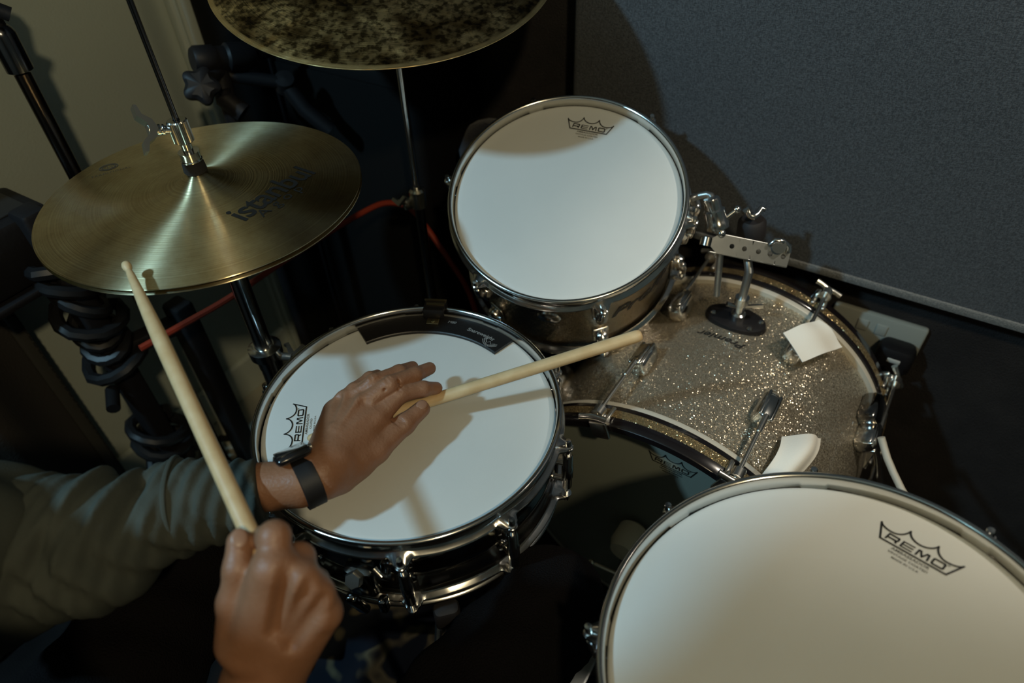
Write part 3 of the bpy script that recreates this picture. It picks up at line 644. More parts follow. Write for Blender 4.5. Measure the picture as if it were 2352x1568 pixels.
# ------------------------------------------------------------------ cymbals and stands
def cymbal_prof(R, bow, bell_r, bell_h, th=.0011, hole=.0055):
    top = []
    for t in np.linspace(0, 1, 9): r = hole + (bell_r - hole) * t; top.append((r, bow + bell_h * math.sqrt(max(0, 1 - t ** 2.2))))
    for t in np.linspace(0.03, 1, 26): r = bell_r + (R - bell_r) * t; top.append((r, bow * (1 - t ** 1.55)))
    bot = [(r, z - th) for r, z in reversed(top)]
    return top + [(R + .0003, -.0005)] + bot
def hat_prof(R, th=.0011):
    rs = np.r_[.0055, np.linspace(.009, .07, 18), np.linspace(.078, R, 16)]
    top = [(r, .0125 * (1 - (r / R) ** 1.5) + .0185 * math.exp(-(r / .030) ** 1.7)) for r in rs]
    return top + [(R + .0003, -.0005)] + [(r, z - th) for r, z in reversed(top)]
def cym_z(prof, r):
    p = [q for q in prof[:35]]; return float(np.interp(r, [q[0] for q in p], [q[1] for q in p]))
HX = V(-.3685, .7459, 0); HZ = .8069
hp_ = hat_prof(.1905)
h1 = MB().lathe(hp_, (0, 0, 0), n=160)
def place_axis_obj(o, loc, R3):
    o.matrix_world = Matrix(np.block([[R3, np.array(loc)[:, None]], [np.zeros((1, 3)), 1]]).tolist())
hat = thing('hi_hat_cymbal', HX + V(0, 0, HZ), 'upper hi-hat cymbal, thin lathed bronze with black lettering, left of the snare drum', 'cymbal', 'hi-hat cymbals')
hb1 = h1.build('bronze_disc', HATM, None, 35); hb1.parent = hat
def cym_text(s, size, p0, direc, parent, m=INK, **k):      # p0 = centre (x,y) local
    v, f = text_mesh(s, size, **k); d = unit([*direc, 0]); up = V(-d[1], d[0], 0); out = []
    for x, y in v:
        q = V(p0[0], p0[1], 0) + d * x + up * y; r = math.hypot(q[0], q[1]); out.append((q[0], q[1], cym_z(hp_, r) + .00035))
    o = MB().add(out, f).build('lettering', m, None, 0); o.parent = parent; return o
tdir = (.073, .129)
cym_text('istanbul', .047, (.1035, -.0275), tdir, hb1, bold=.012, sx=.93, spacing=.95)
cym_text('Agop', .020, (.1095, -.043), tdir, hb1, spacing=1.55, sx=1.2)
cym_text('TRADITIONAL', .0065, (-.132, .050), (.92, .39), hb1, mat('faint_print', (.07, .05, .03), .5), spacing=1.2)
mb = MB()
for r_ in (.0115, .0085):
    a = np.linspace(0, 2 * math.pi, 40); pts = np.c_[-.143 + r_ * np.cos(a), .068 + r_ * .8 * np.sin(a)]; vf = stroke(pts, .0016)
    mb.add([(x, y, cym_z(hp_, math.hypot(x, y)) + .0004) for x, y in vf[0]], vf[1])
vf = stroke(np.array([(-.149, .066), (-.146, .071), (-.143, .065), (-.140, .071), (-.137, .066)]), .0014); mb.add([(x, y, cym_z(hp_, math.hypot(x, y)) + .0004) for x, y in vf[0]], vf[1])
o = mb.build('round_emblem', mat('faded_print', (.06, .045, .03), .5), None, 0); o.parent = hb1
hat2 = thing('hi_hat_cymbal', HX + V(0, 0, HZ - .007), 'lower hi-hat cymbal, mostly hidden, its rim just below the upper one', 'cymbal', 'hi-hat cymbals')
o = MB().lathe([(r, -z) for r, z in hp_], (0, 0, 0), n=128).build('bronze_disc', HATM, None, 35); o.parent = hat2

# hi-hat stand with clutch
hs = thing('hi_hat_stand', HX, 'chrome hi-hat stand carrying the two hi-hat cymbals, with wing screw clutch', 'stand')
bt = HZ + .0285
mb = MB(); mb.tube([HX + V(0, 0, .30), HX + V(0, 0, 1.45)], .0034, 12); mb.build('pull_rod', DARKTUBE, hs)
mb = MB(); mb.lathe([(.004, 0), (.0125, 0), (.0135, .002), (.0125, .012), (.011, .0135), (.004, .0135)], HX + V(0, 0, bt), n=28); mb.build('felt_washer', FELT, hs)
mb = MB(); z = bt + .0135
mb.lathe([(.004, 0), (.0115, 0), (.0125, .001), (.0125, .002), (.0115, .003), (.0115, .010), (.0120, .011), (.0120, .0125), (.006, .0130), (.0062, .024), (.004, .024)], HX + V(0, 0, z), n=32); mb.build('clutch_nut', CHROME, hs)
mb = MB(); kn = 64
mb.lathe([(.004, 0), (.0095, .0), (.0110, .0015), (.0110, .0255), (.0100, .027), (.004, .027)], HX + V(0, 0, z + .024), n=kn, mod=lambda a, i, r, zz: (r + (.0005 if int(round(a * kn / 2 / math.pi)) % 2 else -.0003) * (1 < i < 4), zz)); mb.build('knurled_clutch', mat('knurled_steel', (.5, .49, .45), .22, 1), hs, 20)
cz = HX + V(0, 0, z + .040); wp = P(383, 327, .70); wdir = unit(V(-.74, -.58, .28))
mb = MB(); mb.tube([cz, cz + wdir * .020], .0042, 14); mb.lathe([(.0052, 0), (.0062, .001), (.0062, .003), (.0052, .004), (.0064, .005), (.0064, .0075), (.005, .009)], cz + wdir * .0165, frame(wdir), 20); mb.build('clutch_bolt', CHROME, hs)
RWg = frame(wdir, V(-.55, .30, .80)); mb = MB()
def wing(sx_):
    pr = [(.000, .000), (.010, .004), (.016, .013), (.026, .016), (.0265, .0195), (.014, .0185), (.006, .010), (0, .009)]
    poly = [(x * sx_, y) for x, y in pr]
    if sx_ < 0: poly = poly[::-1]
    R_ = np.array([RWg[:, 0], RWg[:, 2], -np.cross(RWg[:, 2], RWg[:, 0]) * -1]).T
    if np.linalg.det(R_) < 0: R_[:, 2] *= -1
    mb.prism(poly, .0135, cz + wdir * .024, R_)
wing(1); wing(-1); mb.tube([cz + wdir * .022, cz + wdir * .034], .0055, 12); mb.build('wing_screw', mat('polished_nickel', (.62, .62, .58), .3, 1), hs, 30)
mb = MB(); mb.lathe([(.0075, 0), (.0075, .46), (.0130, .455), (.0130, .0)], HX + V(0, 0, .34), n=24, closed=True); mb.lathe([(.004, 0), (.022, 0), (.026, -.004), (.022, -.014), (.012, -.020), (.004, -.020)], HX + V(0, 0, .795), n=24); mb.build('upper_tube', CHROME, hs)
mb = MB(); mb.lathe([(.0140, 0), (.0175, .002), (.0180, .022), (.0240, .025), (.0245, .040), (.016, .044), (.0135, .044)], HX + V(0, 0, .505), n=26, closed=True); mb.build('height_collar', CHROME, hs)
mb = MB(); cc = HX + V(.02, -.004, .528); mb.tube([cc, cc + V(.022, -.008, .004)], .006, 12)
mb.prism([(-.004, 0), (.004, 0), (.012, .018), (.016, .020), (.010, .024), (0, .008), (-.010, .024), (-.016, .020), (-.012, .018)], .007, cc + V(.022, -.008, .004), frame((.3, -.2, 1))); mb.build('collar_wing_nut', STEEL, hs, 30)
mb = MB(); mb.lathe([(.0135, 0), (.0165, 0), (.0165, .50), (.0135, .50)], HX + V(0, 0, .03), n=24, closed=True); mb.build('lower_tube', CHROME, hs)
for ang in (25, 145, 265):
    a = math.radians(ang); d = V(math.cos(a), math.sin(a), 0)
    mb = MB(); mb.tube([HX + d * .02 + V(0, 0, .30), HX + d * .25 + V(0, 0, .02)], .0065, 8); mb.tube([HX + d * .018 + V(0, 0, .10), HX + d * .14 + V(0, 0, .15)], .004, 8); lg = mb.build('leg', CHROME, hs)
    MB().ball(HX + d * .255 + V(0, 0, .016), .016, 12).build('rubber_foot', RUBBER, lg)
mb = MB(); fd = unit(V(-.05, -.35, 0) ); Rf = frame((0, 0, 1), fd); mb.box(HX + fd * .14 + V(0, 0, .06), (.26, .085, .012), Rf @ np.array(Matrix.Rotation(-.28, 3, 'Y')), .004); mb.build('foot_pedal', STEEL, hs)

# ride cymbal, stand
s_ = .2286 / .279; rc = EYE + RM @ (V(-.207, .61, -1.102) * s_); rn = unit(RM @ V(.009, .553, .833))
rp_ = cymbal_prof(.2286, .016, .055, .020)
ride = thing('ride_cymbal', rc, 'large hammered patinated bronze cymbal with mottled dark surface, top centre above everything', 'cymbal')
ro = MB().lathe(rp_, n=192).build('bronze_disc', RIDEM, None, 35); ro.parent = ride
ride.matrix_world = Matrix(np.block([[frame(rn), rc[:, None]], [np.zeros((1, 3)), 1]]).tolist())
cs = thing('cymbal_stand', V(rc[0], rc[1], 0), 'straight chrome cymbal stand holding the mottled cymbal, behind the rack tom', 'stand')
C0 = V(rc[0], rc[1], 0)
mb = MB(); tp = rc - rn * .02; mb.tube([tp, rc + rn * .075], .003, 10); mb.build('tilter_rod', CHROME, cs)
mb = MB(); mb.lathe([(.004, 0), (.014, 0), (.015, .002), (.014, .012), (.004, .012)], rc + rn * .036, frame(rn), 24); mb.lathe([(.004, 0), (.014, 0), (.014, .010), (.004, .010)], rc + rn * .0215 - rn * .01, frame(rn), 24); mb.build('felt_washer', FELT, cs)
mb = MB(); mb.tube([C0 + V(0, 0, tp[2] - .03), C0 + V(0, 0, tp[2] - .005), tp], .008, 12); mb.box(tp + V(0, 0, -.012), (.02, .03, .03), np.eye(3), .006); mb.build('tilter', CHROME, cs)
mb = MB(); mb.tube([C0 + V(0, 0, .62), C0 + V(0, 0, tp[2] - .02)], .0048, 14); mb.build('upper_tube', CHROME, cs)
mb = MB(); mb.tube([C0 + V(0, 0, .10), C0 + V(0, 0, .64)], .0085, 16); mb.build('lower_tube', DARKTUBE, cs)
mb = MB(); k0 = C0 + V(0, 0, .63); mb.lathe([(.009, -.018), (.0135, -.016), (.0140, .014), (.010, .018), (.005, .018)], k0, n=20); mb.box(k0 + V(-.016, -.010, -.004), (.018, .014, .020), frame((0, 0, 1), (1, .5, 0)), .004)
mb.tube([k0 + V(-.02, -.014, 0), k0 + V(-.030, -.022, .006)], .0045, 10); mb.build('height_clamp', mat('clamp_steel', (.6, .58, .5), .25, 1), cs)
mb = MB(); mb.prism([(-.012, .012), (-.016, .008), (0, -.004), (.016, .008), (.012, .012), (0, .004)], .006, k0 + V(-.028, -.024, .004), frame((-.6, -.6, .5))); mb.build('wing_nut', STEEL, cs, 30)
for ang in (-20, 100, 220):
    a = math.radians(ang); d = V(math.cos(a), math.sin(a), 0); r_ = .20 if ang != 100 else .12
    mb = MB(); mb.tube([C0 + d * .012 + V(0, 0, .38), C0 + d * r_ + V(0, 0, .02)], .0065, 8); mb.tube([C0 + d * .012 + V(0, 0, .14), C0 + d * r_ * .55 + V(0, 0, .19)], .004, 8); lg = mb.build('leg', DARKTUBE, cs); MB().ball(C0 + d * (r_ + .005) + V(0, 0, .016), .015, 12).build('rubber_foot', RUBBER, lg)

# microphone boom stand at the left
X0 = V(-.632, .921, 0)
bs = thing('boom_stand', X0, 'dark tube stand with a ridged metal knob, before the pale wall, far left', 'stand')
mb = MB(); mb.tube([X0 + V(0, 0, .04), X0 + V(0, 0, .925)], .0105, 18); mb.build('tube', mat('dark_bronze_tube', (.10, .08, .07), .25, 1), bs)
mb = MB(); mb.lathe([(.0105, -.030), (.0165, -.026), (.0165, .020), (.0140, .026), (.0105, .030)], X0 + V(0, 0, .925), n=24); mb.build('collar', DARKTUBE, bs)
mb = MB(); mb.lathe([(1e-4, .03), (.016, .028)] + [(.020 + (.0015 if k % 2 else -.0012), .022 - k * .0045) for k in range(10)] + [(.014, -.03), (1e-4, -.032)], X0 + V(-.008, .004, .99), frame((.2, .1, 1)), 28); mb.build('ridged_knob', STEEL, bs)
mb = MB(); mb.tube([X0 + V(0, 0, .94), X0 + V(-.006, .002, .98)], .012, 12); mb.tube([X0 + V(.03, -.01, .97), X0 + V(-.2, -.12, 1.15)], .009, 12); mb.build('boom_arm', BLACKM, bs)
for ang in (40, 160, 280):
    a = math.radians(ang); d = V(math.cos(a), math.sin(a), 0); r_ = .13
    mb = MB(); mb.tube([X0 + d * .01 + V(0, 0, .12), X0 + d * r_ + V(0, 0, .022)], .007, 8); mb.build('leg', BLACKM, bs)

# black rack with coiled cables at the left
R0 = V(-.668, .838, 0)
rk = thing('equipment_rack', R0, 'black upright rack with coiled black cable wound round its post, far left beneath the hi-hat', 'rack')
R1 = V(-.515, 1.02, 0)
RQ = V(-.572, .915, 0)
for nm, X, hgt in (('post', R0, .74), ('post', RQ, .50)):
    mb = MB(); mb.box(X + V(0, 0, hgt / 2), (.036, .042, hgt), RL, .006); mb.build(nm, BLACKM, rk)
def coil(X, z0, z1, turns, r, m, parent, seed):
    rnd = random.Random(seed); pts = []
    for k in range(turns * 14 + 1):
        a = k / 14 * 2 * math.pi; t_ = k / (turns * 14); rr = r + .004 * math.sin(a * .37 + seed) + rnd.uniform(-.0015, .0015)
        pts.append(X + TL * (rr * (1 + .25 * math.sin(k // 14 * 2.3 + seed)) * math.cos(a)) + NL * (rr * (1 + .2 * math.cos(k // 14 * 1.7)) * math.sin(a)) + V(0, 0, z0 + (z1 - z0) * t_ + .014 * math.sin(a * 1.0 + seed + k * .05)))
    MB().tube(pts, .0105, 8).build('coiled_cable', m, parent)
GLB = mat('glossy_black_cable', (.010, .010, .011), .42, spec=.35)
coil(R0, .44, .66, 7, .034, GLB, rk, 1); coil(R0, .15, .29, 4, .038, GLB, rk, 2)
mb = MB(); mb.tube([R0 + V(0, 0, .40) - NL * 0 - TL * .03, R0 + V(.03, -.02, .395) - TL * .055], .011, 10); mb.build('knob', GLB, rk)
for z_ in (.46, .05): MB().box((R0 + RQ) / 2 + V(0, 0, z_), (.13, .030, .030), frame((0, 0, 1), RQ - R0), .006).build('cross_bar', BLACKM, rk)
mb = MB(); mb.box(R0 + V(0, 0, .015), (.30, .05, .03), RL, .006); mb.build('foot', BLACKM, rk)
# keyboard case on the rack
kbt = float(R0 @ TL)
d_ = ray(-30, 575); kc_ = EYE + d_ * (-1.08 / (NL @ d_))
kb = thing('amplifier_head', kc_ - V(0, 0, .05), 'black amplifier head on the rack against the pale wall, at the left edge', 'amplifier')
mb = MB(); mb.box(kc_, (.17, .12, .10), RL, .012); cbod = mb.build('body', BLACKM, kb)
mb = MB(); mb.box(kc_ + V(0, 0, .051), (.13, .08, .004), RL, .002); mb.build('vent_panel', mat('black_vent', (.02, .019, .02), .45), kb)
t_ = float(kc_ @ TL); mb = MB(); mb.box(lpt(t_ + .03, -1.06, kc_[2] - .057), (.20, .10, .012), RL, .003); mb.build('shelf', BLACKM, rk)

# loudspeaker on a pole, top centre-left, and the black microphone stand clamp in front
tcs = [float((EYE + ray(*q) * (-1.13 / (NL @ ray(*q)))) @ TL) for q in ((486, 96), (652, 200))]
case = thing('instrument_case', lpt(sum(tcs) / 2, -1.12, 0), 'tall black instrument case standing upright against the pale wall, behind the black microphone stand', 'case')
mb = MB(); mb.box(lpt(sum(tcs) / 2, -1.12, .80), (tcs[1] - tcs[0], .11, 1.60), RL, .03); mb.build('shell', CASEM, case)
mb = MB(); mb.box(lpt(sum(tcs) / 2, -1.063, .80), (.016, .006, 1.45), RL, .002); mb.build('zip', BLACK, case)
mb = MB(); hc_ = lpt(sum(tcs) / 2, -1.062, .62); mb.tube([hc_ + V(0, 0, .09), hc_ + NL * .035 + V(0, 0, .07), hc_ + NL * .035 - V(0, 0, .07), hc_ - V(0, 0, .09)], .009, 8); mb.build('handle', RUBBER, case)
spc = V(-.23, 1.285, 0)
spk = thing('loudspeaker', spc, 'black floor-standing loudspeaker cabinet in the dark corner behind the mottled cymbal', 'loudspeaker')
mb = MB(); mb.box(spc + V(0, 0, .40), (.33, .20, .78), RW, .02); mb.build('cabinet', CASEM, spk)
mb = MB(); mb.box(spc + V(0, 0, .40) - NW * .103, (.30, .008, .73), RW, .003); mb.build('grille', mat('black_grille', (.006, .006, .006), .7, spec=.12, bump=(900, .9, .002)), spk)
for sx_ in (-.13, .13):
    for sy_ in (-.07, .07): MB().lathe([(1e-4, 0), (.016, 0), (.014, .014), (1e-4, .014)], spc + TW * sx_ + NW * sy_, n=14).build('foot', RUBBER, spk)
ms = thing('microphone_stand', V(-.43, 1.10, 0), 'black microphone stand with a fat clamp barrel and lobed knob, between both cymbals', 'stand')
MS = P(520, 230, 1.12); MS0 = V(MS[0], MS[1], 0)
mb = MB(); mb.tube([MS0 + V(0, 0, .02), MS0 + V(0, 0, MS[2] + .02)], .012, 14); mb.build('pole', BLACKM, ms)
mb = MB(); b0, b1 = P(440, 138, 1.08), P(590, 128, 1.14); ax = unit(b1 - b0); mb.lathe([(1e-4, 0), (.018, .001), (.0215, .006), (.0215, .034), (.019, .037), (.019, .052), (.023, .056), (.023, .085), (.017, .10), (1e-4, .101)], b0, frame(ax), 26); mb.build('clamp_barrel', BLACK, ms)
mb = MB(); kc = P(462, 198, 1.07); Rk = frame(unit(EYE - kc + V(0, 0, .4)))
mb.lathe([(1e-4, .012), (.020, .011), (.026, .006), (.026, -.006), (.020, -.011), (1e-4, -.012)], kc, Rk, 60, mod=lambda a, i, r, z: (r * (1 + .14 * math.cos(5 * a)), z)); mb.tube([kc, P(505, 165, 1.11)], .010, 12); mb.build('lobed_knob', BLACK, ms)
mb = MB(); mb.tube([P(500, 150, 1.12), MS + V(0, 0, 0), P(560, 260, 1.13)], .017, 12); mb.tube([P(590, 128, 1.14), P(660, 100, 1.18), P(760, 60, 1.25)], .010, 10); mb.build('boom_arm', BLACKM, ms)
kc2 = P(655, 190, 1.16); mb = MB(); mb.lathe([(1e-4, .014), (.016, .012), (.018, -.012), (1e-4, -.014)], kc2, frame((.2, -.5, .8)), 18); mb.tube([kc2, P(700, 250, 1.18), P(760, 300, 1.2)], .014, 10); mb.tube([P(500, 170, 1.12), kc2], .011, 10); mb.build('swivel_joint', BLACK, ms)
for ang in (80, 200, 320):
    a = math.radians(ang); d = V(math.cos(a), math.sin(a), 0); mb = MB(); mb.tube([MS0 + d * .01 + V(0, 0, .12), MS0 + d * .16 + V(0, 0, .02)], .008, 8); mb.build('leg', BLACKM, ms)
# navy bag leaning in the corner behind the tom
nb = thing('gig_bag', V(.051, 1.12, .02), 'dark navy nylon bag leaning on the back wall behind the rack tom', 'bag')
mb = MB(); q0 = V(-.02, 1.03, .38)
RN = np.array([TW, -NW, V(0, 0, 1)]).T @ np.array(Matrix.Rotation(-.10, 3, 'X'))
mb.box(V(.051, 1.12, .36), (.25, .11, .68), RN, .05); gb = mb.build('body', NAVY, nb)
mb = MB(); mb.tube([V(.051, 1.12, .36) + RN @ V(x, .058, .20 + .03 * math.sin(x * 12)) for x in np.linspace(-.11, .11, 12)], .0035, 8); mb.build('zip', mat('blue_grey_zip', (.05, .07, .11), .4), nb)
mb = MB(); mb.box(V(.051, 1.12, .36) + RN @ V(0, .067, -.08), (.20, .016, .30), RN, .02); mb.build('pocket', NAVY, nb)

# red cable looping behind the hi-hat
rp = [(322, 800, 1.00), (420, 745, 1.04), (520, 690, 1.08), (620, 620, 1.12), (720, 555, 1.16), (810, 500, 1.20), (880, 462, 1.22), (940, 470, 1.24), (990, 535, 1.24), (1030, 595, 1.24), (1075, 660, 1.25), (1100, 740, 1.27)]
pts = [P(*q) for q in rp]; cr = []
for i in range(len(pts) - 1):
    for t_ in np.linspace(0, 1, 6, endpoint=False): cr.append(pts[i] * (1 - t_) + pts[i + 1] * t_)
cr.append(pts[-1]); cr = np.array(cr)
for _ in range(6): cr[1:-1] = (cr[:-2] + 2 * cr[1:-1] + cr[2:]) / 4
rcab = MB().tube(cr, .0052, 8).build('red_cable', RED, origin=pts[0]); tag(rcab, 'dull red cable arching behind the hi-hat towards the rack tom', 'cable')

# wall socket, plug, cream cable
def wq(px, py, d=1.06): r_ = ray(px, py); return EYE + r_ * (d / (NW @ r_))
sc0 = (wq(1920, 694) + wq(2132, 761) + wq(2090, 848)) / 3; a_, b_, c_ = wq(1918, 693, 1.05), wq(2133, 760, 1.05), wq(2092, 846, 1.05)
sk_c = (a_ + c_) / 2; wd = abs((b_ - a_) @ TW); ht = abs(b_[2] - c_[2])
sk = thing('wall_socket', sk_c - NW * -.0, 'pale double wall socket low on the dark wall beyond the bass drum', 'socket')
mb = MB(); mb.box(V(*(sk_c)) + NW * .004, (wd, .012, ht), RW, .004); mb.build('face_plate', SOCKETM, sk)
mb = MB()
for dx in (-.022, .008): mb.box(sk_c + TW * dx - NW * .003 + V(0, 0, .018), (.018, .004, .022), RW, .002)
mb.build('rocker_switch', mat('grey_switch', (.36, .37, .33), .5), sk)
mb = MB()
for dx in (-.058, -.045, -.0515): mb.box(sk_c + TW * dx - NW * .0025 + V(0, 0, -.02 if dx != -.0515 else -.004), (.006, .002, .003), RW)
mb.build('socket_slots', BLACK, sk, 0)
pg_c = wq(2052, 822, 1.03)
pg = thing('plug', pg_c, 'black square mains plug pushed into the pale wall socket', 'plug')
mb = MB(); mb.box(pg_c + V(0, 0, .004), (.058, .040, .056), RW, .012); mb.build('body', BLACK, pg)
mb = MB(); mb.box(pg_c - NW * .0205 + V(0, 0, .010), (.020, .002, .008), RW, .0008); mb.build('label_patch', mat('pale_label', (.5, .5, .46), .5), pg)
mb = MB(); mb.tube([pg_c + V(0, 0, -.02), pg_c + V(0, 0, -.07) - NW * .004, pg_c + V(.01, 0, -.20), pg_c + V(0, .0, -.38)], .0045, 8); mb.build('cord', BLACK, pg)
cp = [P(x, y, d) for x, y, d in ((2024, 1004, 1.01), (2030, 1025, 1.01), (2038, 1052, 1.0), (2052, 1085, .99), (2070, 1122, .98), (2095, 1165, .97), (2120, 1200, .97))]
cab = MB().tube(cp, .0052, 10).build('cream_cable', CABLEM, origin=cp[2]); tag(cab, 'cream cable hanging down beside the bass drum, under the wall socket', 'cable')

# bass-drum pedal
pdl = thing('bass_drum_pedal', B(-.03, -.26, -.36), 'bass drum pedal with cream felt beater, between the snare drum and the floor tom', 'pedal')
bc0 = B(-.021, .000, -.205)
mb = MB(); mb.lathe([(1e-4, -.026), (.018, -.026), (.025, -.020), (.026, .010), (.020, .024), (1e-4, .027)], bc0, BR3, 26); mb.build('felt_beater', BEATERM, pdl)
hx0 = B(-.035, -.215, -.250); mb = MB(); mb.tube([bc0, hx0], .0035, 10); mb.build('beater_shaft', CHROME, pdl)
mb = MB(); mb.tube([hx0 - BR_ * .045, hx0 + BR_ * .045], .006, 12)
for sg in (-1, 1): mb.box(hx0 + BR_ * .045 * sg + V(0, 0, -.022), (.014, .02, .05), BR3 @ np.array([[1, 0, 0], [0, 0, 1], [0, -1, 0]]), .003)
mb.build('axle_frame', STEEL, pdl)
mb = MB(); mb.box(B(-.05, -.262, -.38), (.075, .26, .008), np.array([BR_, BA, UP]).T @ np.array(Matrix.Rotation(.12, 3, 'X')), .003); mb.build('foot_board', STEEL, pdl)
mb = MB(); g1, g2 = P(1352, 1288, 1.09), P(1412, 1314, 1.08); mb.tube([g1, g2, g2 + (g2 - g1) * .5], .0032, 8); mb.ball(g1 + (g2 - g1) * .12, .006, 10); mb.build('tension_spring_rod', mat('spring_steel', (.7, .66, .55), .3, 1), pdl)

# snare stand
ssn = thing('snare_stand', V(SN[0], SN[1], 0), 'chrome snare stand with basket arms gripping the snare drum from below', 'stand')
zz = .4825
for ang in (-78, 40, 160):
    a = math.radians(ang); d = V(math.cos(a), math.sin(a), 0); S00 = V(SN[0], SN[1], 0); e = S00 + d * .196
    mb = MB(); mb.tube([S00 + V(0, 0, .36), S00 + d * .10 + V(0, 0, .40), e + V(0, 0, .442), e + V(0, 0, .462), e + V(0, 0, .478)], .0055, 10); arm = mb.build('basket_arm', NICKEL, ssn)
    MB().box(e + V(0, 0, .476), (.020, .030, .036), frame((0, 0, 1), d), .006).build('rubber_grip', RUBBER, arm)
mb = MB(); mb.tube([V(SN[0], SN[1], .05), V(SN[0], SN[1], .37)], .012, 14); mb.lathe([(.012, -.03), (.02, -.025), (.02, .025), (.012, .03)], V(SN[0], SN[1], .34), n=18); mb.build('centre_tube', CHROME, ssn)
for ang in (20, 140, 260):
    a = math.radians(ang); d = V(math.cos(a), math.sin(a), 0); mb = MB(); mb.tube([V(SN[0], SN[1], .20) + d * .012, V(SN[0], SN[1], .02) + d * .17], .0065, 8); mb.build('leg', CHROME, ssn)
# patterned rug under the kit
def rugmat():
    m = mat('patterned_rug', (.02, .018, .02), .95, spec=.1); nt = m.node_tree; b = nt.nodes['Principled BSDF']; tc = nt.nodes.new('ShaderNodeTexCoord')
    vo = nt.nodes.new('ShaderNodeTexNoise'); vo.inputs['Scale'].default_value = 15; vo.inputs['Detail'].default_value = 1.5; nt.links.new(tc.outputs['Object'], vo.inputs['Vector'])
    r = nt.nodes.new('ShaderNodeValToRGB'); e = r.color_ramp.elements
    e[0].position = 0; e[0].color = (.009, .008, .009, 1); e[1].position = .56; e[1].color = (.010, .013, .020, 1); n = e.new(.62); n.color = (.12, .10, .06, 1); n = e.new(.70); n.color = (.018, .016, .017, 1)
    nt.links.new(vo.outputs['Fac'], r.inputs[0]); nt.links.new(r.outputs[0], b.inputs['Base Color']); return m
rg = MB().box(V(-.10, .50, .005), (.52, .62, .010), frame((0, 0, 1), TW), .003).build('rug', rugmat(), origin=(-.10, .50, 0)); tag(rg, 'small patterned rug with beige and navy motifs on the floor under the snare drum', 'rug')

# ------------------------------------------------------------------ signed-distance modelling for the person
class SDF:
    def __init__(s, lo, hi, h):
        s.lo = np.array(lo) ; s.h = h; s.n = np.ceil((np.array(hi) - s.lo) / h).astype(int) + 1
        ax = [s.lo[i] + h * np.arange(s.n[i]) for i in range(3)]
        s.X, s.Y, s.Zg = np.meshgrid(*ax, indexing='ij', sparse=False)
        s.X = s.X.astype(np.float32); s.Y = s.Y.astype(np.float32); s.Zg = s.Zg.astype(np.float32)
    def cone(s, a, b, ra, rb):
        a = np.array(a); b = np.array(b); d = b - a; L2 = d @ d + 1e-12
        px, py, pz = s.X - a[0], s.Y - a[1], s.Zg - a[2]
        t = np.clip((px * d[0] + py * d[1] + pz * d[2]) / L2, 0, 1)
        return np.sqrt((px - t * d[0]) ** 2 + (py - t * d[1]) ** 2 + (pz - t * d[2]) ** 2) - (ra + (rb - ra) * t)
    def ell(s, c, r, R=np.eye(3)):
        p = [s.X - c[0], s.Y - c[1], s.Zg - c[2]]; q = [sum(R[j][i] * p[j] for j in range(3)) / r[i] for i in range(3)]
        k = np.sqrt(q[0] ** 2 + q[1] ** 2 + q[2] ** 2); return (k - 1) * min(r)
    def chain(s, pts, rs, k=.003):
        d = None
        for i in range(len(pts) - 1):
            c = s.cone(pts[i], pts[i + 1], rs[i], rs[i + 1]); d = c if d is None else smin(d, c, k)
        return d
def smin(a, b, k):
    h = np.clip(.5 + .5 * (b - a) / k, 0, 1); return b * (1 - h) + a * h - k * h * (1 - h)
def smax(a, b, k): return -smin(-a, -b, k)
def surf(g, F):
    sgn = F < 0; n = F.shape; cells = {}
    c = sgn[:-1, :-1, :-1].astype(np.int8)
    tot = np.zeros([q - 1 for q in n], np.int8)
    for dx in (0, 1):
        for dy in (0, 1):
            for dz in (0, 1): tot += sgn[dx:n[0] - 1 + dx, dy:n[1] - 1 + dy, dz:n[2] - 1 + dz]
    act = np.argwhere((tot > 0) & (tot < 8)); idx = -np.ones(tot.shape, np.int64); idx[tuple(act.T)] = np.arange(len(act))
    acc = np.zeros((len(act), 3)); cnt = np.zeros(len(act))
    corners = [(dx, dy, dz) for dx in (0, 1) for dy in (0, 1) for dz in (0, 1)]
    for i, a in enumerate(corners):
        for b in corners[i + 1:]:
            if sum(abs(np.array(a) - b)) != 1: continue
            fa = F[tuple((act + a).T)]; fb = F[tuple((act + b).T)]; m = (fa < 0) != (fb < 0)
            t = np.where(m, fa / (fa - fb + 1e-20), 0); p = np.array(a) + t[:, None] * (np.array(b) - np.array(a))
            acc += p * m[:, None]; cnt += m
    v = g.lo + (act + acc / cnt[:, None]) * g.h
    faces = []
    for ax in range(3):
        o = [(0, 1, 0), (0, 0, 1)] if ax == 0 else ([(0, 0, 1), (1, 0, 0)] if ax == 1 else [(1, 0, 0), (0, 1, 0)])
        s0 = [slice(None)] * 3; s1 = [slice(None)] * 3; s0[ax] = slice(0, -1); s1[ax] = slice(1, None)
        ch = sgn[tuple(s0)] != sgn[tuple(s1)]; e = np.argwhere(ch)
        for k in range(3):
            if k != ax: e = e[(e[:, k] > 0) & (e[:, k] < n[k] - 1)]
        ins = sgn[tuple(e.T)]
        A, Bv = np.array(o[0]), np.array(o[1])
        q = np.stack([idx[tuple((e - A - Bv).T)], idx[tuple((e - Bv).T)], idx[tuple(e.T)], idx[tuple((e - A).T)]], 1)
        q[~ins] = q[~ins][:, ::-1]; faces.append(q)
    return v, np.concatenate(faces)
def mesh_from(parts):
    mb = MB()
    for v, f in parts: mb.add(v, [tuple(int(i) for i in q) for q in f])
    return mb

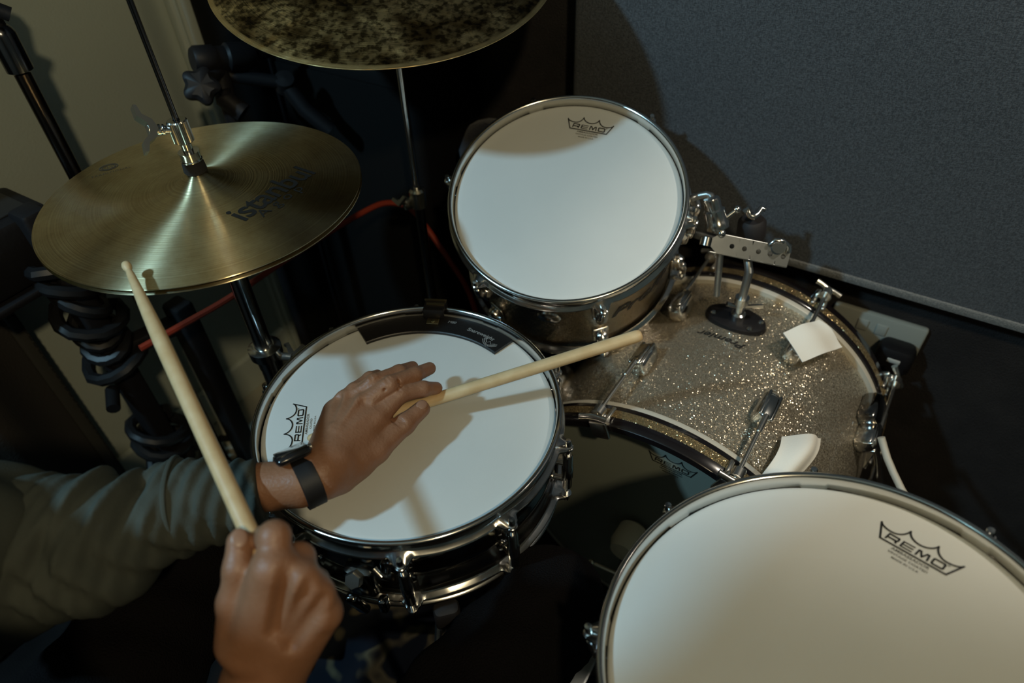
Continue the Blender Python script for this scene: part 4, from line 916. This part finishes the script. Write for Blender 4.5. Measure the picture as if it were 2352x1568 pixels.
# ---- left hand (rests above the snare, pinching the stick)
def c1(cx, cy): return 560 + cx / 3.136, 680 + cy / 3.136
def H(cx, cy, z): return Z(*c1(cx, cy), z)
W0, W1, W2 = H(40, 1385, .668), H(410, 1348, .668), H(560, 1278, .667)
Wm = H(620, 1205, .667)
iM, mM, rM, pM = H(945, 890, .668), H(842, 800, .677), H(738, 768, .674), H(662, 842, .664)
g = SDF(np.array([-.32, .36, .605]), np.array([-.02, .64, .72]), .00135)
palm = g.cone(Wm, iM, .0225, .0125)
for q_, r_ in ((mM, .0130), (rM, .0125), (pM, .0115)): palm = smin(palm, g.cone(Wm, q_, .0215, r_), .008)
palm = smin(palm, g.cone(H(560, 1150, .664), pM, .016, .0115), .008)
palm = smin(palm, g.cone(W2, Wm, .0245, .0225), .008)
palm = smin(palm, g.chain([W0, W1, W2], [.0240, .0222, .0245], .003), .006)
th0, thM, thI, thT = H(700, 1285, .654), H(950, 1108, .652), H(1158, 922, .654), H(1282, 812, .655)
fin = [g.chain([iM, H(1125, 705, .676), H(1292, 668, .670), H(1385, 662, .659)], [.0122, .0100, .0088, .0074], .004),
       g.chain([mM, H(1045, 640, .688), H(1232, 566, .676), H(1338, 520, .662)], [.0122, .0102, .0088, .0076], .004),
       g.chain([rM, H(935, 622, .688), H(1118, 548, .678), H(1215, 510, .660)], [.0115, .0096, .0085, .0072], .004),
       g.chain([pM, H(795, 680, .681), H(908, 592, .676), H(962, 566, .660)], [.0105, .0086, .0076, .0064], .004)]
thumb = g.chain([th0, thM, thI, thT], [.0190, .0142, .0112, .0094], .006)
thumb = smin(thumb, g.ell((thM + thI) / 2, (.010, .010, .010)), .003)
hand = palm
for f_, kk in zip(fin, (.007, .006, .006, .006)): hand = smin(hand, f_, kk) if hand is palm else np.minimum(hand, smin(palm, f_, kk))
sep = None
hand = smin(palm, fin[0], .007)
for f_ in fin[1:]: hand = smin(np.minimum(hand, 9), smin(palm, f_, .007), .0018)
hand = smin(hand, smin(palm, thumb, .012), .0035)
hand = smin(hand, g.cone(H(905, 985, .657), H(800, 1180, .655), .009, .016), .014)           # web of the thumb
for q_ in (iM, mM, rM, pM): hand = smin(hand, g.ell(q_ + V(0, 0, .006), (.0085, .0085, .007)), .006)       # knuckles
for a_, b_ in ((mM, Wm), (iM, Wm), (rM, Wm)):                                                    # tendons
    hand = smin(hand, g.cone(a_ + V(0, 0, .0118), a_ * .35 + b_ * .65 + V(0, 0, .0185), .0022, .0020), .005)
FJ = [[iM, H(1125, 705, .676), H(1292, 668, .670)], [mM, H(1045, 640, .688), H(1232, 566, .676)], [rM, H(935, 622, .688), H(1118, 548, .678)], [pM, H(795, 680, .681), H(908, 592, .676)]]
for (a0_, a1_, a2_), (b0_, b1_, b2_) in ((FJ[0], FJ[1]), (FJ[1], FJ[2]), (FJ[2], FJ[3])):        # clefts between the fingers
    m1, m2 = (a0_ * .35 + a1_ * .65 + b1_ * .7 + b0_ * .3) / 2, (a1_ + b1_ * .7 + b2_ * .3) / 2
    hand = smax(hand, -g.chain([m1 + V(0, 0, .0125), m2 + V(0, 0, .0100)], [.0010, .0022], .002), .004)
for p_, q_ in ((iM, mM), (mM, rM), (rM, pM)):                                                    # hollows between the metacarpals
    m_ = (p_ + q_) / 2; hand = smax(hand, -g.cone(m_ + V(0, 0, .0185), m_ * .55 + Wm * .45 + V(0, 0, .0260), .0050, .0038), .006)
for t_ in (.42, .50, .57):                                                                         # wrinkles over the thumb joint
    m_ = thM * (1 - t_ - .35) + thI * (t_ + .35); dv = unit(np.cross(thI - thM, V(0, 0, 1))); hand = smax(hand, -g.cone(m_ + dv * .009 + V(0, 0, .0110), m_ - dv * .009 + V(0, 0, .0110), .0010, .0010), .0020)
for ch_ in ((H(1125, 705, .676), iM), (H(1045, 640, .688), mM), (H(935, 622, .688), rM)):           # wrinkles over the finger joints
    for t_ in (-.06, .05):
        m_ = ch_[0] + (ch_[1] - ch_[0]) * t_; dv = unit(np.cross(ch_[0] - ch_[1], V(0, 0, 1))); hand = smax(hand, -g.cone(m_ + dv * .006 + V(0, 0, .0104), m_ - dv * .006 + V(0, 0, .0104), .0008, .0008), .0020)
LHm = surf(g, hand)

# ---- right hand (fist round the raised stick, seen from its back)
def c2(cx, cy): return 400 + cx / 3.35, 1100 + cy / 3.35
def K(cx, cy, d): return P(*c2(cx, cy), d)
g = SDF(np.array([-.27, .10, .60]), np.array([-.06, .37, .87]), .0017)
Wr = K(680, 1560, .555); Wr2 = Wr + V(.0, -.085, .022)
riM, rmM, rrM, rpM = K(770, 690, .500), K(965, 790, .502), K(1085, 900, .510), K(1150, 1030, .520)
cen = K(690, 1250, .525)
rpalm = g.cone(Wr, riM, .0255, .0145)
for q_, r_ in ((rmM, .0150), (rrM, .0140), (rpM, .0130)): rpalm = smin(rpalm, g.cone(Wr, q_, .0265, r_), .010)
rpalm = smin(rpalm, g.cone(K(560, 1300, .525), riM, .018, .0135), .010)
rpalm = smin(rpalm, g.chain([Wr2, Wr], [.032, .0262], .01), .012)
rth = g.chain([K(505, 1250, .530), K(468, 950, .518), K(494, 690, .512), K(503, 480, .516)], [.0190, .0128, .0104, .0094], .006)
rf = [g.chain([riM, K(772, 440, .505), K(680, 470, .535), K(600, 560, .540)], [.0126, .0116, .0105, .0085], .004),
      g.chain([rmM, K(962, 610, .518), K(860, 610, .545), K(760, 690, .548)], [.0135, .0118, .010, .0085], .004),
      g.chain([rrM, K(1082, 800, .532), K(960, 800, .555), K(860, 860, .555)], [.0128, .0110, .0095, .008], .004),
      g.chain([rpM, K(1150, 960, .540), K(1040, 980, .560), K(950, 1010, .560)], [.0118, .0100, .0088, .0075], .004)]
rh = smin(rpalm, rf[0], .006)
for f_ in rf[1:]: rh = smin(rh, smin(rpalm, f_, .007), .0022)
rh = smin(rh, smin(rpalm, rth, .006), .0025)
vdir = unit(EYE - cen)
for q_ in (riM, rmM, rrM, rpM): rh = smin(rh, g.ell(q_ + vdir * .006, (.0095, .0095, .0085)), .007)
for q_ in (riM, rmM, rrM, rpM): rh = smin(rh, g.cone(q_ + vdir * .012, q_ * .3 + Wr * .7 + vdir * .0235, .0026, .0022), .006)
for p_, q_ in ((riM, rmM), (rmM, rrM), (rrM, rpM)):
    m_ = (p_ + q_) / 2; rh = smax(rh, -g.cone(m_ + vdir * .0215, m_ * .5 + Wr * .5 + vdir * .031, .0040, .0030), .009)
for t_ in (.30, .36):
    a_, b_ = K(492, 930, .512), K(492, 640, .508); m_ = b_ + (a_ - b_) * (t_ - .3); dv = unit(np.cross(a_ - b_, vdir)); rh = smax(rh, -g.cone(m_ + dv * .008 + vdir * .0115, m_ - dv * .008 + vdir * .0115, .001, .001), .0016)
RHm = surf(g, rh)

# ---- coarse body (arms, torso, head, legs under the clothes)
SHL, SHR = V(-.53, .12, 1.03), V(-.24, -.12, 1.03); ELL, ELR = Z(-40, 1262, .69), V(-.225, -.12, .735)
HIP = V(-.44, -.04, .50); KNR, KNL = V(.03, .372, .452), V(-.40, .46, .46)
ANR, ANL = B(-.10, -.18, -.56), V(-.43, .56, .10)
NB, HC = V(-.42, .05, 1.16), V(-.45, .076, 1.35)
g = SDF(np.array([-.80, -.40, .0]), np.array([.30, .75, 1.45]), .0085)
fw = unit(V(.64, .77, 0)); sdv = V(fw[1], -fw[0], 0)
Rt = np.array([sdv, fw, V(0, 0, 1)]).T
bdy = g.chain([SHL, ELL, W0], [.050, .036, .0215], .006)
bdy = smin(bdy, g.chain([SHR, ELR, Wr2], [.050, .042, .031], .02), .02)
bdy = smin(bdy, g.ell(V(-.385, .0, .90), (.165, .10, .20), Rt), .05); bdy = smin(bdy, g.cone(SHL, SHR, .045, .045), .04)
bdy = smin(bdy, g.ell(V(-.42, -.03, .62), (.15, .11, .16), Rt), .05)
bdy = smin(bdy, g.cone(V(-.385, .0, 1.03), NB + V(-.01, .0, .04), .064, .055), .04)
bdy = smin(bdy, g.chain([HIP + sdv * .09, KNR, ANR + V(0, 0, .06)], [.085, .056, .042], .03), .03)
bdy = smin(bdy, g.chain([HIP - sdv * .09, KNL, ANL + V(0, 0, .06)], [.085, .056, .042], .03), .03)
BDm = surf(g, bdy)
g = SDF(HC - V(.16, .16, .24), HC + .16, .0038)
hd_ = g.ell(HC + V(0, 0, .02), (.078, .098, .100), Rt); hd_ = smin(hd_, g.ell(HC + fw * .028 + V(0, 0, -.045), (.058, .068, .065), Rt), .03)
hd_ = smin(hd_, g.cone(HC + fw * .098 + V(0, 0, .012), HC + fw * .116 + V(0, 0, -.018), .008, .013), .012)
hd_ = smin(hd_, g.cone(HC - fw * .01 + V(0, 0, -.03), NB - V(0, 0, .01), .056, .055), .03)
for sg in (-1, 1):
    hd_ = smax(hd_, -g.ell(HC + fw * .103 + sdv * .031 * sg + V(0, 0, .016), (.016, .012, .011), Rt), .010)
    hd_ = smin(hd_, g.ell(HC + fw * .086 + sdv * .031 * sg + V(0, 0, .015), (.012, .012, .011), Rt), .002)
    hd_ = smin(hd_, g.ell(HC + sdv * .080 * sg + V(0, 0, -.002), (.008, .018, .031), Rt), .006)
hd_ = smin(hd_, g.cone(HC + fw * .098 + sdv * .018 + V(0, 0, -.050), HC + fw * .098 - sdv * .018 + V(0, 0, -.050), .007, .007), .006)
hd_ = smax(hd_, -g.cone(HC + fw * .108 + sdv * .020 + V(0, 0, -.050), HC + fw * .108 - sdv * .020 + V(0, 0, -.050), .002, .002), .003)
HDm = surf(g, hd_)
# feet
person = thing('person', V(HIP[0], HIP[1], 0), 'person in an olive grey long-sleeved shirt playing the drums, watch on the left wrist', 'person')
body = mesh_from([LHm, RHm, BDm, HDm]).build('body', SKIN, person, 0)
body.data.polygons.foreach_set('use_smooth', [True] * len(body.data.polygons))
md = body.modifiers.new('smooth', 'SMOOTH'); md.factor = .5; md.iterations = 2
# hair
g = SDF(HC - .17, HC + .17, .006)
hr = g.ell(HC + V(0, 0, .028) - fw * .008, (.090, .108, .108), Rt); hr = smax(hr, -g.ell(HC + fw * .09 + V(0, 0, -.03), (.075, .075, .085), Rt), .02); hr = smax(hr, -g.ell(HC + V(0, 0, -.13), (.2, .2, .10), Rt), .02)
hv, hf_ = surf(g, hr); mesh_from([(hv, hf_)]).build('hair', HAIR, person)
# shirt
cz0 = Z(606, 1128, .668)
axd = []
g = SDF(np.array([-.66, .18, .56]), np.array([-.235, .52, .80]), .0028)
S1, S2, S3, S4 = Z(604, 1132, .668), Z(410, 1176, .672), Z(200, 1246, .682), Z(-60, 1300, .69)

roll = g.chain([S1, Z(420, 1162, .672)], [.0320, .0470], .006)
up_s = g.chain([S2, S3, S4], [.0405, .0600, .0780], .02)
tt = (g.X - S1[0]) / (S4[0] - S1[0])                                     # 0 at the cuff .. 1 at the elbow
ph = g.Zg * 60 + g.Y * 34
wr = .0034 * np.sin(tt * 27 + 2.6 * np.sin(ph * .5 + tt * 6) + .5 * ph) + .0026 * np.sin(tt * 55 - ph * 1.1 + 1.4 * np.sin(ph * .9)) + .0012 * np.sin(tt * 120 + ph * 1.7)
up_s = up_s - wr * np.clip(.45 + tt * 1.2, 0, 1)
roll = roll - .0022 * np.sin(tt * 95 + ph * 1.1) - .0016 * np.sin(tt * 40 - ph * 1.7)
slv_f = smin(up_s, roll, .0025)
dcut = (g.X - S1[0]) * unit(S2 - S1)[0] + (g.Y - S1[1]) * unit(S2 - S1)[1] + (g.Zg - S1[2]) * unit(S2 - S1)[2]
slv_f = smax(slv_f, -(dcut - .001), .002)
SLm = surf(g, slv_f)
g = SDF(np.array([-.85, -.42, .45]), np.array([.02, .44, 1.22]), .0085)
sh_ = g.chain([SHL, ELL], [.066, .078], .03)
sh_ = smin(sh_, g.chain([SHR, ELR + V(0, 0, .04)], [.066, .062], .03), .03)
sh_ = smin(sh_, g.ell(V(-.385, .0, .88), (.185, .125, .22), Rt), .05); sh_ = smin(sh_, g.cone(SHL, SHR, .062, .062), .04); sh_ = smin(sh_, smax(g.cone(V(-.385, .0, 1.03), NB, .072, .066), g.Zg - 1.135, .004), .03); sh_ = smin(sh_, g.ell(V(-.40, -.02, .66), (.175, .14, .19), Rt), .06)
sh_ = sh_ - .0024 * np.sin(g.Zg * 34 + g.X * 60 + 2 * np.sin(g.Y * 25)) - .0018 * np.sin(g.Y * 70 - g.X * 50 + 2 * np.sin(g.Zg * 20))
sh_ = smax(sh_, -(g.Zg - .50), .004)
STm = surf(g, sh_)
so = mesh_from([SLm, STm]).build('shirt', SHIRT, person, 0); tag(so, 'olive grey long-sleeved shirt'); so.data.polygons.foreach_set('use_smooth', [True] * len(so.data.polygons))
md = so.modifiers.new('smooth', 'SMOOTH'); md.factor = .5; md.iterations = 2
mb = MB(); ringc = Z(414, 1162, .672); mb.lathe([(.0478 + .0022 * math.cos(t_), .0026 * math.sin(t_)) for t_ in np.linspace(0, 2 * math.pi, 9)[:-1]], ringc, frame(unit(S1 - S2)), 48, closed=True, mod=lambda a, i, r, z: (r + .0015 * math.sin(3 * a + 1), z + .002 * math.sin(2 * a)))
mb.build('cuff_edge', SHIRT, so)
# trousers
g = SDF(np.array([-.68, -.22, .02]), np.array([.20, .70, .66]), .0085)
tr = g.chain([HIP + sdv * .09, KNR, ANR + V(0, 0, .10)], [.100, .062, .050], .03)
tr = smin(tr, g.chain([HIP - sdv * .09, KNL, ANL + V(0, 0, .08)], [.100, .072, .060], .03), .04)
tr = smin(tr, g.ell(HIP + V(0, 0, .03), (.18, .14, .12), Rt), .04)
tr = tr - .003 * np.sin(g.Zg * 90 + g.X * 60) - .0025 * np.sin(g.Y * 110)
TRm = surf(g, tr); to = mesh_from([TRm]).build('trousers', TROUSER, person, 0); tag(to, 'black trousers, right knee raised beside the snare drum'); to.data.polygons.foreach_set('use_smooth', [True] * len(to.data.polygons))
for nm, X, d in (('shoe', ANR, unit(BA)), ('shoe', ANL, unit(V(.15, 1, 0)))):
    Rs = frame((0, 0, 1), d); mb = MB(); mb.box(X + d * .06 + V(0, 0, .0), (.26, .09, .05), Rs, .022); mb.ball(X + V(0, 0, .03), .045, 16, (1.2, 1, 1)); mb.build(nm, BLACK, person)
def nail(c, nrm, along, w_, l_):
    R_ = frame(nrm, along); MB().ball(c, 1.0, 16, (1, 1, 1), R_ @ np.diag([l_, w_, .0016])).build('fingernail', NAIL, person)
nail(K(500, 455, .5075), unit(vdir + .1 * unit(K(500, 400, .51) - K(500, 700, .51))), K(500, 400, .51) - K(500, 700, .51), .0062, .0078)
nail(thT + V(.001, -.001, .0082), V(.25, -.15, 1), thT - thI, .0058, .0072)
# watch
wt = thing('wrist_watch', H(330, 1140, .70), 'black smartwatch with a black strap on the left wrist', 'watch')
wc = H(462, 1336, .6675); wax = unit(W2 - W1); face_n = unit(V(-.05, .70, .71)); face_n = unit(face_n - face_n @ wax * wax)
RWt = np.array([wax, np.cross(face_n, wax), face_n]).T       # x along the arm, z out of the face
mb = MB(); v = []; f = []; n_ = 64; hw = .0098
for k in range(n_):
    a = 2 * math.pi * k / n_; 
    for r_, w_ in ((.0252, -hw), (.0272, -hw * .92), (.0272, hw * .92), (.0252, hw)):
        v.append(wc + RWt @ V(w_, r_ * math.cos(a) * 1.0, r_ * math.sin(a) * .98))
for k in range(n_):
    for j in range(4): f.append((k * 4 + j, k * 4 + (j + 1) % 4, ((k + 1) % n_) * 4 + (j + 1) % 4, ((k + 1) % n_) * 4 + j))
mb.add(v, f); mb.build('strap', mat('black_silicone', (.010, .009, .010), .55), wt)
cc_ = wc + face_n * .0315 - wax * .004
mb = MB(); mb.box(cc_, (.036, .042, .0105), RWt, .0050); mb.build('case', mat('black_case', (.012, .012, .014), .18, coat=.5), wt, 60)
mb = MB(); mb.box(cc_ + face_n * .0052, (.031, .037, .0020), RWt, .0010); mb.build('glass', mat('dark_glass', (.02, .022, .022), .08, coat=1.0), wt, 60)
mb = MB(); mb.tube([cc_ + wax * .017, cc_ + wax * .0205], .0034, 14); mb.build('crown', STEEL, wt)
# drum throne
thr = thing('drum_throne', V(HIP[0], HIP[1], 0), 'round black drum throne under the person', 'stool')
mb = MB(); mb.lathe([(1e-4, .0), (.15, 0), (.165, -.012), (.165, -.06), (.15, -.07), (1e-4, -.07)], V(HIP[0], HIP[1], .435), n=40); mb.build('seat', BLACK, thr)
mb = MB(); mb.tube([V(HIP[0], HIP[1], .06), V(HIP[0], HIP[1], .37)], .014, 14); mb.build('post', CHROME, thr)
for ang in (10, 130, 250):
    a = math.radians(ang); d = V(math.cos(a), math.sin(a), 0); MB().tube([V(HIP[0], HIP[1], .28) + d * .012, V(HIP[0], HIP[1], .02) + d * .20], .008, 8).build('leg', CHROME, thr)

for o in bpy.data.objects:
    if '_o' in o: del o['_o']
